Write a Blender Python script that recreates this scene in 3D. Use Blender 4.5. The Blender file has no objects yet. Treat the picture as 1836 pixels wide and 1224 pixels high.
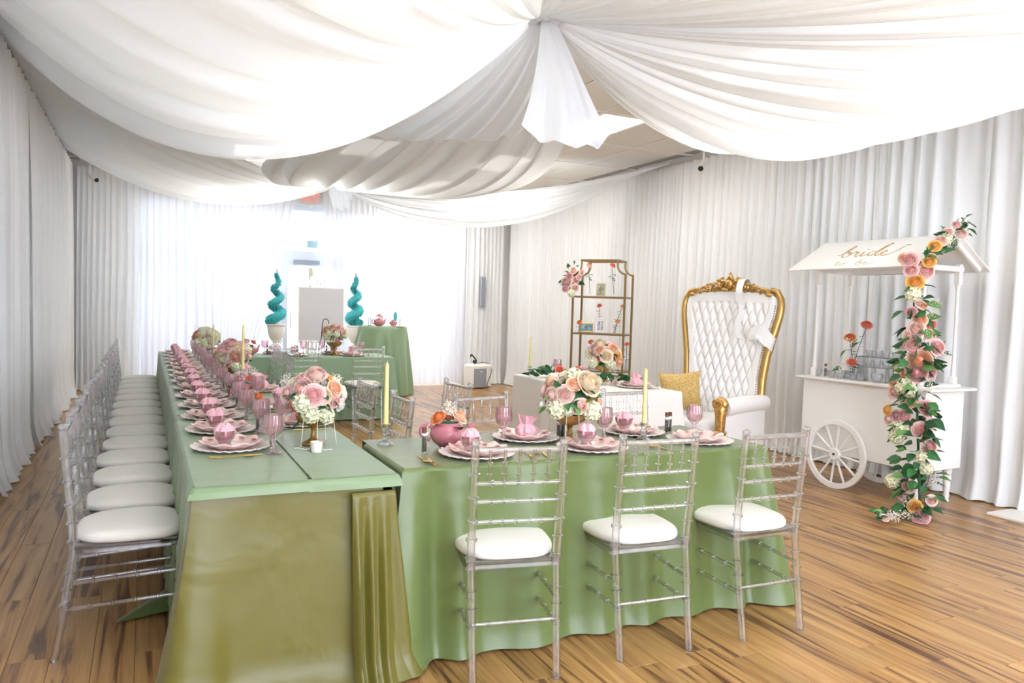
import bpy, math, random
import numpy as np
from mathutils import Vector, Matrix, Quaternion
random.seed(7)
S = bpy.context.scene
COL = S.collection
PI = math.pi
# ------------------------------------------------------------------ camera
RM = Matrix(((0.9021522, -0.0087648, -0.4313289),
             (-0.4303007, 0.0536241, -0.9010914),
             (0.0310275, 0.9985227, 0.0446056)))
CAMP = Vector((0, 0, 1.42))
cd = bpy.data.cameras.new('camera')
cd.sensor_width = 36; cd.lens = 1377.916 / 1836 * 36; cd.clip_start = .05; cd.clip_end = 200
cam = bpy.data.objects.new('camera', cd); COL.objects.link(cam)
cam.matrix_world = Matrix.Translation(CAMP) @ RM.to_4x4()
S.camera = cam
RIGHT = Vector((0.902, -0.430, 0.0)).normalized(); UP = Vector((0, 0, 1))
# ------------------------------------------------------------------ world, exposure
S.view_settings.view_transform = 'Standard'; S.view_settings.look = 'None'
S.view_settings.exposure = 1.15; S.view_settings.gamma = 1.0; S.view_settings.use_curve_mapping = False
W = bpy.data.worlds.new('world'); S.world = W; W.use_nodes = True
bg = W.node_tree.nodes['Background']
bg.inputs[0].default_value = (0.80, 0.85, 1.0, 1); bg.inputs[1].default_value = 4.4
TROFFER_STRENGTH = 9.0
TROFFER_COLOR = (1.0, 0.965, 0.91)
try:
    cy = S.cycles
    cy.max_bounces = 10; cy.diffuse_bounces = 4; cy.glossy_bounces = 4; cy.transmission_bounces = 8
    cy.transparent_max_bounces = 24; cy.caustics_reflective = False; cy.caustics_refractive = False
    cy.sample_clamp_indirect = 6.0
    cy.use_fast_gi = False
except Exception: pass
# ------------------------------------------------------------------ materials
MATS = {}
def lin(c):
    return tuple(((v / 255) / 12.92 if v <= 10 else (((v / 255) + .055) / 1.055) ** 2.4) for v in c)
def node_mat(name):
    m = bpy.data.materials.new(name); m.use_nodes = True
    nt = m.node_tree; nt.nodes.clear()
    out = nt.nodes.new('ShaderNodeOutputMaterial')
    return m, nt, out
def pmat(name, rgb, rough=.5, metal=0., noise=0., nscale=20., bump=0., bscale=60., spec=.5, sheen=0., coat=0.):
    if name in MATS: return MATS[name]
    m, nt, out = node_mat(name)
    p = nt.nodes.new('ShaderNodeBsdfPrincipled')
    nt.links.new(p.outputs[0], out.inputs[0])
    c = lin(rgb)
    p.inputs['Base Color'].default_value = (*c, 1); p.inputs['Roughness'].default_value = rough
    p.inputs['Metallic'].default_value = metal; p.inputs['Specular IOR Level'].default_value = spec
    if sheen: p.inputs['Sheen Weight'].default_value = sheen
    if coat: p.inputs['Coat Weight'].default_value = coat
    tc = nt.nodes.new('ShaderNodeTexCoord')
    if noise:
        n = nt.nodes.new('ShaderNodeTexNoise'); n.inputs['Scale'].default_value = nscale
        nt.links.new(tc.outputs['Object'], n.inputs['Vector'])
        r = nt.nodes.new('ShaderNodeValToRGB')
        r.color_ramp.elements[0].position = .3; r.color_ramp.elements[1].position = .7
        r.color_ramp.elements[0].color = (*[v * (1 - noise) for v in c], 1)
        r.color_ramp.elements[1].color = (*[min(1, v * (1 + noise)) for v in c], 1)
        nt.links.new(n.outputs[0], r.inputs[0]); nt.links.new(r.outputs[0], p.inputs['Base Color'])
    if bump:
        n = nt.nodes.new('ShaderNodeTexNoise'); n.inputs['Scale'].default_value = bscale
        nt.links.new(tc.outputs['Object'], n.inputs['Vector'])
        b = nt.nodes.new('ShaderNodeBump'); b.inputs['Strength'].default_value = bump; b.inputs['Distance'].default_value = .01
        nt.links.new(n.outputs[0], b.inputs['Height']); nt.links.new(b.outputs[0], p.inputs['Normal'])
    MATS[name] = m
    return m
def sheer(name, rgb, transp=.15, transl=.4):
    """thin woven cloth: some light straight through the weave, some scattered through, the rest reflected"""
    if name in MATS: return MATS[name]
    m, nt, out = node_mat(name); c = (*lin(rgb), 1)
    d = nt.nodes.new('ShaderNodeBsdfDiffuse'); d.inputs[0].default_value = c
    t = nt.nodes.new('ShaderNodeBsdfTranslucent'); t.inputs[0].default_value = c
    x = nt.nodes.new('ShaderNodeBsdfTransparent')
    m1 = nt.nodes.new('ShaderNodeMixShader'); m1.inputs[0].default_value = transl
    m2 = nt.nodes.new('ShaderNodeMixShader'); m2.inputs[0].default_value = transp
    nt.links.new(d.outputs[0], m1.inputs[1]); nt.links.new(t.outputs[0], m1.inputs[2])
    nt.links.new(m1.outputs[0], m2.inputs[1]); nt.links.new(x.outputs[0], m2.inputs[2])
    nt.links.new(m2.outputs[0], out.inputs[0])
    MATS[name] = m; return m
def clear(name, tint=(1, 1, 1), base=.05, edge=.75, refr=.25, rough=.03, milky=0., milkc=(1, 1, 1)):
    """clear plastic or glass with a tinted body; edges reflect more"""
    if name in MATS: return MATS[name]
    m, nt, out = node_mat(name)
    x = nt.nodes.new('ShaderNodeBsdfTransparent'); x.inputs[0].default_value = (*tint, 1)
    r = nt.nodes.new('ShaderNodeBsdfRefraction'); r.inputs['IOR'].default_value = 1.33; r.inputs['Roughness'].default_value = .02
    r.inputs[0].default_value = (*tint, 1)
    m0 = nt.nodes.new('ShaderNodeMixShader'); m0.inputs[0].default_value = refr
    nt.links.new(x.outputs[0], m0.inputs[1]); nt.links.new(r.outputs[0], m0.inputs[2])
    cur = m0.outputs[0]
    if milky:
        d = nt.nodes.new('ShaderNodeBsdfDiffuse'); d.inputs[0].default_value = (*milkc, 1)
        mm = nt.nodes.new('ShaderNodeMixShader'); mm.inputs[0].default_value = milky
        nt.links.new(cur, mm.inputs[1]); nt.links.new(d.outputs[0], mm.inputs[2]); cur = mm.outputs[0]
    g = nt.nodes.new('ShaderNodeBsdfGlossy'); g.inputs['Roughness'].default_value = rough
    lw = nt.nodes.new('ShaderNodeLayerWeight'); lw.inputs[0].default_value = .35
    mr = nt.nodes.new('ShaderNodeMapRange'); mr.inputs[3].default_value = base; mr.inputs[4].default_value = edge
    nt.links.new(lw.outputs['Facing'], mr.inputs[0])
    mx = nt.nodes.new('ShaderNodeMixShader')
    nt.links.new(mr.outputs[0], mx.inputs[0]); nt.links.new(cur, mx.inputs[1]); nt.links.new(g.outputs[0], mx.inputs[2])
    nt.links.new(mx.outputs[0], out.inputs[0])
    MATS[name] = m; return m
def emit(name, rgb, strength):
    if name in MATS: return MATS[name]
    m, nt, out = node_mat(name)
    e = nt.nodes.new('ShaderNodeEmission'); e.inputs[0].default_value = (*rgb, 1); e.inputs[1].default_value = strength
    nt.links.new(e.outputs[0], out.inputs[0]); MATS[name] = m; return m
def satin(name, rgb, rough=.38, wr=.25):
    if name in MATS: return MATS[name]
    m = pmat(name, rgb, rough=rough, spec=.5, sheen=.15)
    nt = m.node_tree; p = [n for n in nt.nodes if n.type == 'BSDF_PRINCIPLED'][0]
    tc = [n for n in nt.nodes if n.type == 'TEX_COORD'][0]
    n1 = nt.nodes.new('ShaderNodeTexNoise'); n1.inputs['Scale'].default_value = 3.2; n1.inputs['Detail'].default_value = 3
    n1.inputs['Distortion'].default_value = .8
    nt.links.new(tc.outputs['Object'], n1.inputs['Vector'])
    b = nt.nodes.new('ShaderNodeBump'); b.inputs['Strength'].default_value = wr; b.inputs['Distance'].default_value = .05
    nt.links.new(n1.outputs[0], b.inputs['Height']); nt.links.new(b.outputs[0], p.inputs['Normal'])
    return m
def petal_mat(name, outer, inner, r):
    if name in MATS: return MATS[name]
    m, nt, out = node_mat(name)
    p = nt.nodes.new('ShaderNodeBsdfPrincipled'); p.inputs['Roughness'].default_value = .6
    p.inputs['Sheen Weight'].default_value = .2
    tc = nt.nodes.new('ShaderNodeTexCoord'); sx = nt.nodes.new('ShaderNodeSeparateXYZ')
    nt.links.new(tc.outputs['Object'], sx.inputs[0])
    cx = nt.nodes.new('ShaderNodeCombineXYZ'); nt.links.new(sx.outputs[0], cx.inputs[0]); nt.links.new(sx.outputs[1], cx.inputs[1])
    ln = nt.nodes.new('ShaderNodeVectorMath'); ln.operation = 'LENGTH'; nt.links.new(cx.outputs[0], ln.inputs[0])
    mr = nt.nodes.new('ShaderNodeMapRange'); mr.inputs[1].default_value = r * .02; mr.inputs[2].default_value = r * .5
    nt.links.new(ln.outputs['Value'], mr.inputs[0])
    mix = nt.nodes.new('ShaderNodeMix'); mix.data_type = 'RGBA'
    nt.links.new(mr.outputs[0], mix.inputs[0]); mix.inputs[6].default_value = (*lin(inner), 1); mix.inputs[7].default_value = (*lin(outer), 1)
    nt.links.new(mix.outputs[2], p.inputs['Base Color'])
    nt.links.new(p.outputs[0], out.inputs[0]); MATS[name] = m; return m
# ------------------------------------------------------------------ mesh helper
class MB:
    def __init__(s): s.v = []; s.f = []
    def add(s, v, f):
        o = len(s.v); s.v.extend([tuple(p) for p in v]); s.f.extend([tuple(i + o for i in q) for q in f]); return s
    def box(s, x0, x1, y0, y1, z0, z1, b=0.):
        if b <= 0:
            v = [(x, y, z) for z in (z0, z1) for y in (y0, y1) for x in (x0, x1)]
            return s.add(v, [(0, 2, 3, 1), (4, 5, 7, 6), (0, 1, 5, 4), (2, 6, 7, 3), (0, 4, 6, 2), (1, 3, 7, 5)])
        def ring(ix, z):
            X0, X1, Y0, Y1 = x0 + ix, x1 - ix, y0 + ix, y1 - ix; c = b * .9
            return [(X0 + c, Y0, z), (X1 - c, Y0, z), (X1, Y0 + c, z), (X1, Y1 - c, z), (X1 - c, Y1, z), (X0 + c, Y1, z), (X0, Y1 - c, z), (X0, Y0 + c, z)]
        v = ring(b, z0) + ring(0, z0 + b) + ring(0, z1 - b) + ring(b, z1)
        f = [tuple(range(7, -1, -1)), tuple(range(24, 32))]
        for k in range(3):
            for i in range(8):
                j = (i + 1) % 8; f.append((k * 8 + i, k * 8 + j, k * 8 + 8 + j, k * 8 + 8 + i))
        return s.add(v, f)
    def obox(s, M, *a, **k):
        t = MB().box(*a, **k); return s.add([M @ Vector(p) for p in t.v], t.f)
    def lathe(s, prof, n=16, c=(0, 0, 0), ribs=0, rib=0., z0=0., z1=0., cap=True, M=None):
        v = []; f = []
        for (r, z) in prof:
            for i in range(n):
                a = 2 * PI * i / n; rr = r
                if ribs and z0 <= z <= z1: rr = r * (1 + rib * math.cos(a * ribs))
                v.append((c[0] + rr * math.cos(a), c[1] + rr * math.sin(a), c[2] + z))
        for k in range(len(prof) - 1):
            for i in range(n):
                j = (i + 1) % n; f.append((k * n + i, k * n + j, (k + 1) * n + j, (k + 1) * n + i))
        if cap:
            if prof[0][0] > 1e-5: f.append(tuple(range(n - 1, -1, -1)))
            if prof[-1][0] > 1e-5: f.append(tuple(range((len(prof) - 1) * n, len(prof) * n)))
        if M is not None: v = [M @ Vector(p) for p in v]
        return s.add(v, f)
    def tube(s, pts, rad, n=8, flat=1., closed=False, cap=True):
        pts = [Vector(p) for p in pts]; m = len(pts)
        if not hasattr(rad, '__len__'): rad = [rad] * m
        t0 = (pts[1] - pts[0]).normalized()
        up = Vector((0, 0, 1)) if abs(t0.z) < .9 else Vector((1, 0, 0))
        nrm = (up - t0 * up.dot(t0)).normalized(); v = []
        for i in range(m):
            if closed: t = pts[(i + 1) % m] - pts[i - 1]
            else: t = pts[min(i + 1, m - 1)] - pts[max(i - 1, 0)]
            if t.length < 1e-9: t = t0
            t.normalize(); nrm = nrm - t * nrm.dot(t)
            if nrm.length < 1e-6: nrm = t.orthogonal()
            nrm.normalize(); b = t.cross(nrm)
            for k in range(n):
                a = 2 * PI * k / n
                v.append(pts[i] + nrm * (math.cos(a) * rad[i] * flat) + b * (math.sin(a) * rad[i]))
        f = []
        for i in range(m if closed else m - 1):
            i2 = (i + 1) % m
            for k in range(n):
                j = (k + 1) % n; f.append((i * n + k, i * n + j, i2 * n + j, i2 * n + k))
        if cap and not closed: f += [tuple(range(n - 1, -1, -1)), tuple(range((m - 1) * n, m * n))]
        return s.add(v, f)
    def ball(s, c, r, n=8, m=6, sc=(1, 1, 1)):
        prof = [(r * math.sin(PI * k / m), -r * math.cos(PI * k / m)) for k in range(m + 1)]
        prof[0] = (0, -r); prof[-1] = (0, r)
        t = MB().lathe(prof, n, cap=False)
        return s.add([(c[0] + p[0] * sc[0], c[1] + p[1] * sc[1], c[2] + p[2] * sc[2]) for p in t.v], t.f)
    def octa(s, c, r):
        x, y, z = c
        return s.add([(x + r, y, z), (x - r, y, z), (x, y + r, z), (x, y - r, z), (x, y, z + r), (x, y, z - r)],
                     [(0, 2, 4), (2, 1, 4), (1, 3, 4), (3, 0, 4), (2, 0, 5), (1, 2, 5), (3, 1, 5), (0, 3, 5)])
    def grid(s, P, nu, nv, closed=False):
        f = []
        for j in range(nv - 1):
            for i in range(nu if closed else nu - 1):
                i2 = (i + 1) % nu; f.append((j * nu + i, j * nu + i2, (j + 1) * nu + i2, (j + 1) * nu + i))
        return s.add(P, f)
    def mesh(s, name, mat, smooth=True, sharp=40):
        me = bpy.data.meshes.new(name); me.from_pydata(s.v, [], s.f); me.update()
        if smooth:
            me.shade_smooth()
            if sharp: me.set_sharp_from_angle(angle=math.radians(sharp))
        if mat: me.materials.append(mat)
        return me
    def obj(s, name, mat, parent=None, smooth=True, sharp=40, **kw):
        return link(name, s.mesh(name, mat, smooth, sharp), parent, **kw)
def link(name, me, parent=None, loc=None, rot=None, kind=None, label=None, cat=None, group=None):
    o = bpy.data.objects.new(name, me); COL.objects.link(o)
    if parent is not None: o.parent = parent
    if loc is not None: o.location = loc
    if rot is not None:
        if isinstance(rot, (int, float)): o.rotation_euler = (0, 0, rot)
        elif isinstance(rot, Quaternion): o.rotation_mode = 'QUATERNION'; o.rotation_quaternion = rot
        else: o.rotation_euler = rot
    if kind: o['kind'] = kind
    if label: o['label'] = label
    if cat: o['category'] = cat
    if group: o['group'] = group
    return o
def thing(name, label, cat, loc=(0, 0, 0), rot=0, group=None):
    return link(name, None, None, loc, rot, None, label, cat, group)
KIDS = {}
def dup(root, loc, rot, label, group=None):
    if root.name not in KIDS: KIDS[root.name] = [(c, list(c.children)) for c in root.children]
    r = root.copy(); COL.objects.link(r); r.location = loc
    r.rotation_euler = (0, 0, rot)
    r['label'] = label
    if group: r['group'] = group
    for ch, gs in KIDS[root.name]:
        c = ch.copy(); COL.objects.link(c); c.parent = r
        for g in gs:
            d = g.copy(); COL.objects.link(d); d.parent = c
    return r
def smooth_path(pts, n=8, closed=False):
    P = [Vector(p) for p in pts]; out = []; m = len(P)
    for i in range(m - 1 if not closed else m):
        p0 = P[i - 1] if (i > 0 or closed) else P[0] * 2 - P[1]
        p1 = P[i]; p2 = P[(i + 1) % m]; p3 = P[(i + 2) % m] if (i + 2 < m or closed) else P[-1] * 2 - P[-2]
        for k in range(n):
            t = k / n
            out.append(.5 * ((2 * p1) + (p2 - p0) * t + (2 * p0 - 5 * p1 + 4 * p2 - p3) * t * t + (3 * p1 - p0 - 3 * p2 + p3) * t ** 3))
    if not closed: out.append(P[-1])
    return out
ORD = ['nearest', 'second', 'third', 'fourth', 'fifth', 'sixth', 'seventh', 'eighth', 'ninth', 'tenth', 'eleventh', 'twelfth', 'thirteenth', 'farthest']

# common materials
M_white = pmat('painted_white', (246, 243, 236), .45)
M_gold = pmat('antique_gold', (176, 138, 80), .38, .75, noise=.35, nscale=25, bump=.4, bscale=40)
M_gilt = pmat('polished_gilt', (206, 168, 102), .32, .8)
M_green = pmat('leaf_green', (60, 120, 66), .55, noise=.12, nscale=30)
M_leafd = pmat('leaf_dark', (46, 94, 54), .55, noise=.12, nscale=30)
M_leafo = pmat('leaf_olive', (150, 140, 40), .55, noise=.3, nscale=30)
M_stem = pmat('stem_green', (70, 92, 55), .6)
M_pearl = pmat('pearl', (240, 234, 222), .2, coat=.6)
M_acry = clear('clear_acrylic', (.97, .97, .985), base=.09, edge=.9, refr=.4, rough=.03)
M_glass = clear('clear_glass', (.95, .96, .97), base=.06, edge=.85, refr=.3)
M_pane = clear('window_glass', (.96, .98, .98), base=.02, edge=.3, refr=0.)
M_pinkg = clear('pink_glass', (.985, .87, .90), base=.10, edge=.75, refr=.35, milky=.08, milkc=lin((250, 190, 200)))
M_black = pmat('black_metal', (35, 34, 36), .5)

# ================================================================== SETTING
H = 3.35; XL = -1.06; XR = 6.1; YB = 13.0; YF = -2.6
# floor: planks along Y, 0.148 wide
def floor_material():
    m, nt, out = node_mat('acacia_plank'); p = nt.nodes.new('ShaderNodeBsdfPrincipled')
    nt.links.new(p.outputs[0], out.inputs[0])
    tc = nt.nodes.new('ShaderNodeTexCoord'); oi = nt.nodes.new('ShaderNodeObjectInfo')
    ge = nt.nodes.new('ShaderNodeNewGeometry')
    # per plank shift: joined planks get theirs from the island, single ones from the object
    ad = nt.nodes.new('ShaderNodeMath'); ad.operation = 'ADD'
    nt.links.new(oi.outputs['Random'], ad.inputs[0]); nt.links.new(ge.outputs['Random Per Island'], ad.inputs[1])
    mu = nt.nodes.new('ShaderNodeMath'); mu.operation = 'MULTIPLY'; mu.inputs[1].default_value = 47.
    nt.links.new(ad.outputs[0], mu.inputs[0])
    cb = nt.nodes.new('ShaderNodeCombineXYZ'); nt.links.new(mu.outputs[0], cb.inputs[0]); nt.links.new(mu.outputs[0], cb.inputs[1])
    va = nt.nodes.new('ShaderNodeVectorMath'); va.operation = 'ADD'
    nt.links.new(tc.outputs['Object'], va.inputs[0]); nt.links.new(cb.outputs[0], va.inputs[1])
    mp = nt.nodes.new('ShaderNodeMapping'); mp.inputs['Scale'].default_value = (13, .62, 1)
    nt.links.new(va.outputs[0], mp.inputs['Vector'])
    n1 = nt.nodes.new('ShaderNodeTexNoise'); n1.inputs['Scale'].default_value = 1.4; n1.inputs['Detail'].default_value = 4
    n1.inputs['Distortion'].default_value = .9; n1.inputs['Roughness'].default_value = .55
    nt.links.new(mp.outputs[0], n1.inputs['Vector'])
    r = nt.nodes.new('ShaderNodeValToRGB'); cr = r.color_ramp
    cr.elements[0].position = .33; cr.elements[0].color = (*lin((98, 66, 44)), 1)
    cr.elements[1].position = .66; cr.elements[1].color = (*lin((196, 156, 100)), 1)
    for pos, c in ((.40, (122, 84, 54)), (.44, (164, 122, 74)), (.53, (182, 140, 86))):
        e = cr.elements.new(pos); e.color = (*lin(c), 1)
    nt.links.new(n1.outputs[0], r.inputs[0])
    mp2 = nt.nodes.new('ShaderNodeMapping'); mp2.inputs['Scale'].default_value = (60, 2.5, 1)
    nt.links.new(va.outputs[0], mp2.inputs['Vector'])
    n2 = nt.nodes.new('ShaderNodeTexNoise'); n2.inputs['Scale'].default_value = 2; n2.inputs['Detail'].default_value = 3
    nt.links.new(mp2.outputs[0], n2.inputs['Vector'])
    mr = nt.nodes.new('ShaderNodeMapRange'); mr.inputs[3].default_value = .86; mr.inputs[4].default_value = 1.12
    nt.links.new(n2.outputs[0], mr.inputs[0])
    # plank to plank brightness
    fr = nt.nodes.new('ShaderNodeMath'); fr.operation = 'FRACT'; nt.links.new(mu.outputs[0], fr.inputs[0])
    mr2 = nt.nodes.new('ShaderNodeMapRange'); mr2.inputs[3].default_value = .86; mr2.inputs[4].default_value = 1.1
    nt.links.new(fr.outputs[0], mr2.inputs[0])
    mm = nt.nodes.new('ShaderNodeMath'); mm.operation = 'MULTIPLY'; nt.links.new(mr.outputs[0], mm.inputs[0]); nt.links.new(mr2.outputs[0], mm.inputs[1])
    vs = nt.nodes.new('ShaderNodeVectorMath'); vs.operation = 'SCALE'
    nt.links.new(r.outputs[0], vs.inputs[0]); nt.links.new(mm.outputs[0], vs.inputs['Scale'])
    nt.links.new(vs.outputs[0], p.inputs['Base Color'])
    p.inputs['Roughness'].default_value = .3; p.inputs['Specular IOR Level'].default_value = .45
    return m
M_plank = floor_material()
fl = MB().box(XL - .1, XR + .1, YF - .1, YB + .1, -.08, -.006).obj('floor', pmat('subfloor', (70, 48, 30), .8), smooth=False, kind='structure')
PW = .148; rf = random.Random(3); planks = []
plank_len = [.9, 1.22, 1.22, 1.22]
pm = {}
for L in (.9, 1.22): pm[L] = MB().box(-PW / 2 + .0006, PW / 2 - .0006, .0007, L - .0007, -.006, 0, b=.0012).mesh('plank', M_plank, smooth=False)
x = XL
while x < XR:
    y = YF - rf.random() * 1.2
    while y < YB:
        L = plank_len[rf.randrange(4)]; planks.append((x + PW / 2, y, L)); y += L
    x += PW
def vis_key(p):
    X, Y, L = p; q = RM.transposed() @ (Vector((X, Y + L / 2, 0)) - CAMP)
    if q.z > -1.6: return 1e3
    u = 918 - q.x / q.z * 1378; v = 612 + q.y / q.z * 1378
    if u < -150 or u > 2000 or v > 1400: return 500 - q.z
    # hidden under the two satin-covered tables
    if .2 < X < .85 and 3 < Y < 9: return 300
    return -q.z
planks.sort(key=vis_key)
for (X, Y, L) in planks[:290]: link('plank', pm[L], fl, loc=(X, Y, 0))
rest = MB()
for (X, Y, L) in planks[290:]: rest.box(X - PW / 2 + .0006, X + PW / 2 - .0006, Y + .0007, Y + L - .0007, -.006, 0)
rest.obj('planks', M_plank, fl, smooth=False, kind='stuff')
# walls
M_wall = pmat('wall_paint', (240, 238, 234), .8)
MB().box(XL - .12, XL, YF, YB, 0, H + .1).obj('wall_left', M_wall, smooth=False, kind='structure')
MB().box(XR, XR + .12, YF, YB, 0, H + .1).obj('wall_right', M_wall, smooth=False, kind='structure')
wf = MB(); wf.box(XL - .12, -.4, YF - .12, YF, 0, H + .1); wf.box(5.4, XR + .12, YF - .12, YF, 0, H + .1); wf.box(-.4, 5.4, YF - .12, YF, 3.0, H + .1); wf.box(-.4, 5.4, YF - .12, YF, 0, .3)
wf.obj('wall_front', M_wall, smooth=False, kind='structure')
# window openings added behind the camera, unseen, for frontal fill light
fw = MB()
for xx in (-.37, 1.07, 2.5, 3.93, 5.37): fw.box(xx - .03, xx + .03, YF - .1, YF - .02, .3, 3.0)
fw.box(-.4, 5.4, YF - .1, YF - .02, .3, .36); fw.box(-.4, 5.4, YF - .1, YF - .02, 2.94, 3.0)
fo_ = fw.obj('added_fill_window', pmat('aluminium_frame', (205, 212, 222), .4, .3), smooth=False, kind='structure')
DX0, DX1 = 2.0, 2.95
wb = MB(); wb.box(XL - .12, -.15, YB, YB + .15, 0, H + .1); wb.box(5.05, XR + .12, YB, YB + .15, 0, H + .1); wb.box(-.15, 5.05, YB, YB + .15, 2.98, H + .1)
wb.obj('wall_back', M_wall, smooth=False, kind='structure')
M_alu = pmat('aluminium_frame', (205, 212, 222), .4, .3)
def glazing(name, x0, x1, bars):
    fr = MB(); z1 = 2.98
    for xx in bars: fr.box(xx - .03, xx + .03, YB + .02, YB + .1, 0, z1)
    for zz in (.0, 2.1, z1 - .06): fr.box(x0, x1, YB + .025, YB + .095, zz, zz + .06)
    o = fr.obj(name, M_alu, smooth=False, kind='structure')
    for a, b in zip(bars[:-1], bars[1:]):
        for za, zb in ((.06, 2.1), (2.16, z1 - .06)):
            MB().box(a + .03, b - .03, YB + .055, YB + .063, za, zb).obj('pane', M_pane, o, smooth=False)
    return o
glazing('window_1', -.15, DX0, [-.12, .93, 1.97])
glazing('window_2', DX1, 5.05, [2.98, 4.0, 5.02])
d = MB(); d.box(DX0 + .01, DX0 + .12, YB + .02, YB + .09, 0, 2.12); d.box(DX1 - .12, DX1 - .01, YB + .02, YB + .09, 0, 2.12)
d.box(DX0 + .12, DX1 - .12, YB + .02, YB + .09, 2.0, 2.12); d.box(DX0 + .12, DX1 - .12, YB + .02, YB + .09, 0, .25)
door = d.obj('door_1', M_alu, smooth=False, kind='structure')
MB().box(DX0 + .12, DX1 - .12, YB + .05, YB + .06, .25, 2.0).obj('door_pane', M_pane, door, smooth=False)
MB().tube([(DX0 + .16, YB - .04, .95), (DX0 + .16, YB - .04, 1.25)], .012).obj('door_handle', M_alu, door)
MB().box(DX0 + .2, DX0 + .62, YB - .05, YB + .02, 2.02, 2.09, b=.01).obj('door_closer', pmat('closer_grey', (150, 160, 172), .5, .3), door)
t = MB(); t.box(DX0, DX1, YB + .02, YB + .1, 2.12, 2.24); t.box(DX0, DX1, YB + .02, YB + .1, 2.9, 2.98)
tr = t.obj('trim_1', M_alu, smooth=False, kind='structure')
MB().box(DX0, DX1, YB + .055, YB + .063, 2.24, 2.9).obj('pane', M_pane, tr, smooth=False)
MB().box(2.42, 2.6, YB + .045, YB + .054, 2.3, 2.42).obj('sticker', pmat('sticker_blue', (165, 195, 205), .6), tr, smooth=False, label='pale blue sticker')
# ceiling: T-bar grid with lay-in tiles
ceil = MB().box(XL - .12, XR + .12, YF - .12, YB + .15, H + .03, H + .14).obj('ceiling', pmat('slab', (200, 198, 194), .9), smooth=False, kind='structure')
M_tile = pmat('ceiling_tile', (238, 234, 226), .9, noise=.06, nscale=90, bump=.3, bscale=150)
M_tbar = pmat('ceiling_grid', (245, 242, 236), .5)
TX, TY = .61, 1.22; gx0 = 4.025 - TX * 9; gy0 = 6.5 - TY * 8
troffers = [(.975, 10.16), (.975, -.82), (.975, 1.62), (.975, 4.06), 
            (4.025, -.82), (4.025, 1.62), (4.025, 4.06), (4.025, 6.5), (4.025, 8.94), (4.025, 11.38), (2.195, .4), (2.195, -2.04), (2.195, 8.94)]
tset = {(round(a, 2), round(b, 2)) for a, b in troffers}
gb = MB(); tile_me = MB().box(.012, TX - .012, .012, TY - .012, 0, .012, b=.003).mesh('tile', M_tile, smooth=False)
for i in range(0, 14):
    gx = gx0 + i * TX
    if XL < gx < XR: gb.box(gx - .012, gx + .012, YF, YB, H - .002, H + .02)
for j in range(-1, 17):
    gy = gy0 + j * TY
    if YF < gy < YB: gb.box(XL, XR, gy - .012, gy + .012, H - .003, H + .02)
gb.obj('ceiling_grid', M_tbar, ceil, smooth=False)
M_diff = emit('troffer_lens', TROFFER_COLOR, TROFFER_STRENGTH)
for i in range(0, 13):
    for j in range(-1, 17):
        gx, gy = gx0 + i * TX, gy0 + j * TY
        if gx < XL - .35 or gx > XR - .3 or gy < YF - .6 or gy > YB - .6: continue
        if (round(gx, 2), round(gy, 2)) in tset: continue
        link('tile', tile_me, ceil, loc=(gx, gy, H + .006))
TWN = {(2.195, 8.94): 'added to brighten the runner between the two fabric knots', (.975, 4.06): 'glowing above the left drape swag nearest the camera', (.975, 10.16): 'above the far left swag, nearest the window curtains', (4.025, 6.5): 'uncovered between the hanging tail and the right wall',  # the panel above the runner is added to light its fabric
       (4.025, 4.06): 'glowing through the large right ceiling swag', (4.025, 8.94): 'above the far right swag near the rack'}
for k, (gx, gy) in enumerate(troffers):
    side = 'left' if gx < 1 else ('right' if gx > 3 else 'middle')
    lab = TWN.get((gx, gy), 'fluorescent ceiling panel on the %s side, %s from the back windows' % (side, ['farthest', 'fifth', 'fourth', 'third', 'second', 'first'][min(5, max(0, int(round((gy + .82) / 2.44))))]))
    if (gx, gy) in TWN: lab = 'rectangular fluorescent ceiling light ' + TWN[(gx, gy)]
    if side == 'middle' and gy < 5: lab = 'added fill light panel over the camera end, %s of the middle pair' % ('front' if gy > 0 else 'rear')  # middle pair is added to brighten the room
    o = thing('ceiling_light', lab, 'ceiling light', (gx, gy, H - .004), group='fluorescent ceiling panels')
    if k == 0:
        f_ = MB(); f_.box(.012, TX - .012, .012, .05, 0, .02); f_.box(.012, TX - .012, TY - .05, TY - .012, 0, .02); f_.box(.012, .05, .05, TY - .05, 0, .02); f_.box(TX - .05, TX - .012, .05, TY - .05, 0, .02)
        frm = f_.mesh('frame', M_tbar, smooth=False); dm = MB().box(.05, TX - .05, .05, TY - .05, .004, .01).mesh('diffuser', M_diff, smooth=False)
    link('frame', frm, o); link('diffuser', dm, o)
# outside
MB().box(-14, 18, YB + .2, YB + 30, -.12, -.05).obj('trim_2', pmat('pale_concrete_ground', (190, 190, 186), .9), smooth=False, kind='structure')
def tree(x, y, r, label):
    o = thing('tree', label, 'tree', (x, y, -.05), group='trees outside the door')
    MB().tube([(0, 0, 0), (0.05, 0, 1.5), (0, .05, 2.4)], [.12, .09, .06]).obj('trunk', pmat('bark', (110, 95, 80), .9), o)
    c = MB(); rr = random.Random(int(x * 10 + 99))
    for i in range(900):
        dd = Vector((rr.gauss(0, 1), rr.gauss(0, 1), rr.gauss(0, 1))).normalized() * r * (.6 + .4 * rr.random())
        p = Vector((dd.x, dd.y, 2.6 + dd.z * .9)); a = Vector((rr.gauss(0, 1), rr.gauss(0, 1), rr.gauss(0, 1))).normalized() * .16; b = a.orthogonal() * .8
        c.add([p - a, p + b * .5, p + a, p - b * .5], [(0, 1, 2, 3)])
    c.obj('foliage', pmat('hazed_tree_leaf', (206, 222, 208), .8), o, smooth=False, kind='stuff')  # leaf colour bleached to stand in for outdoor haze
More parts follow.
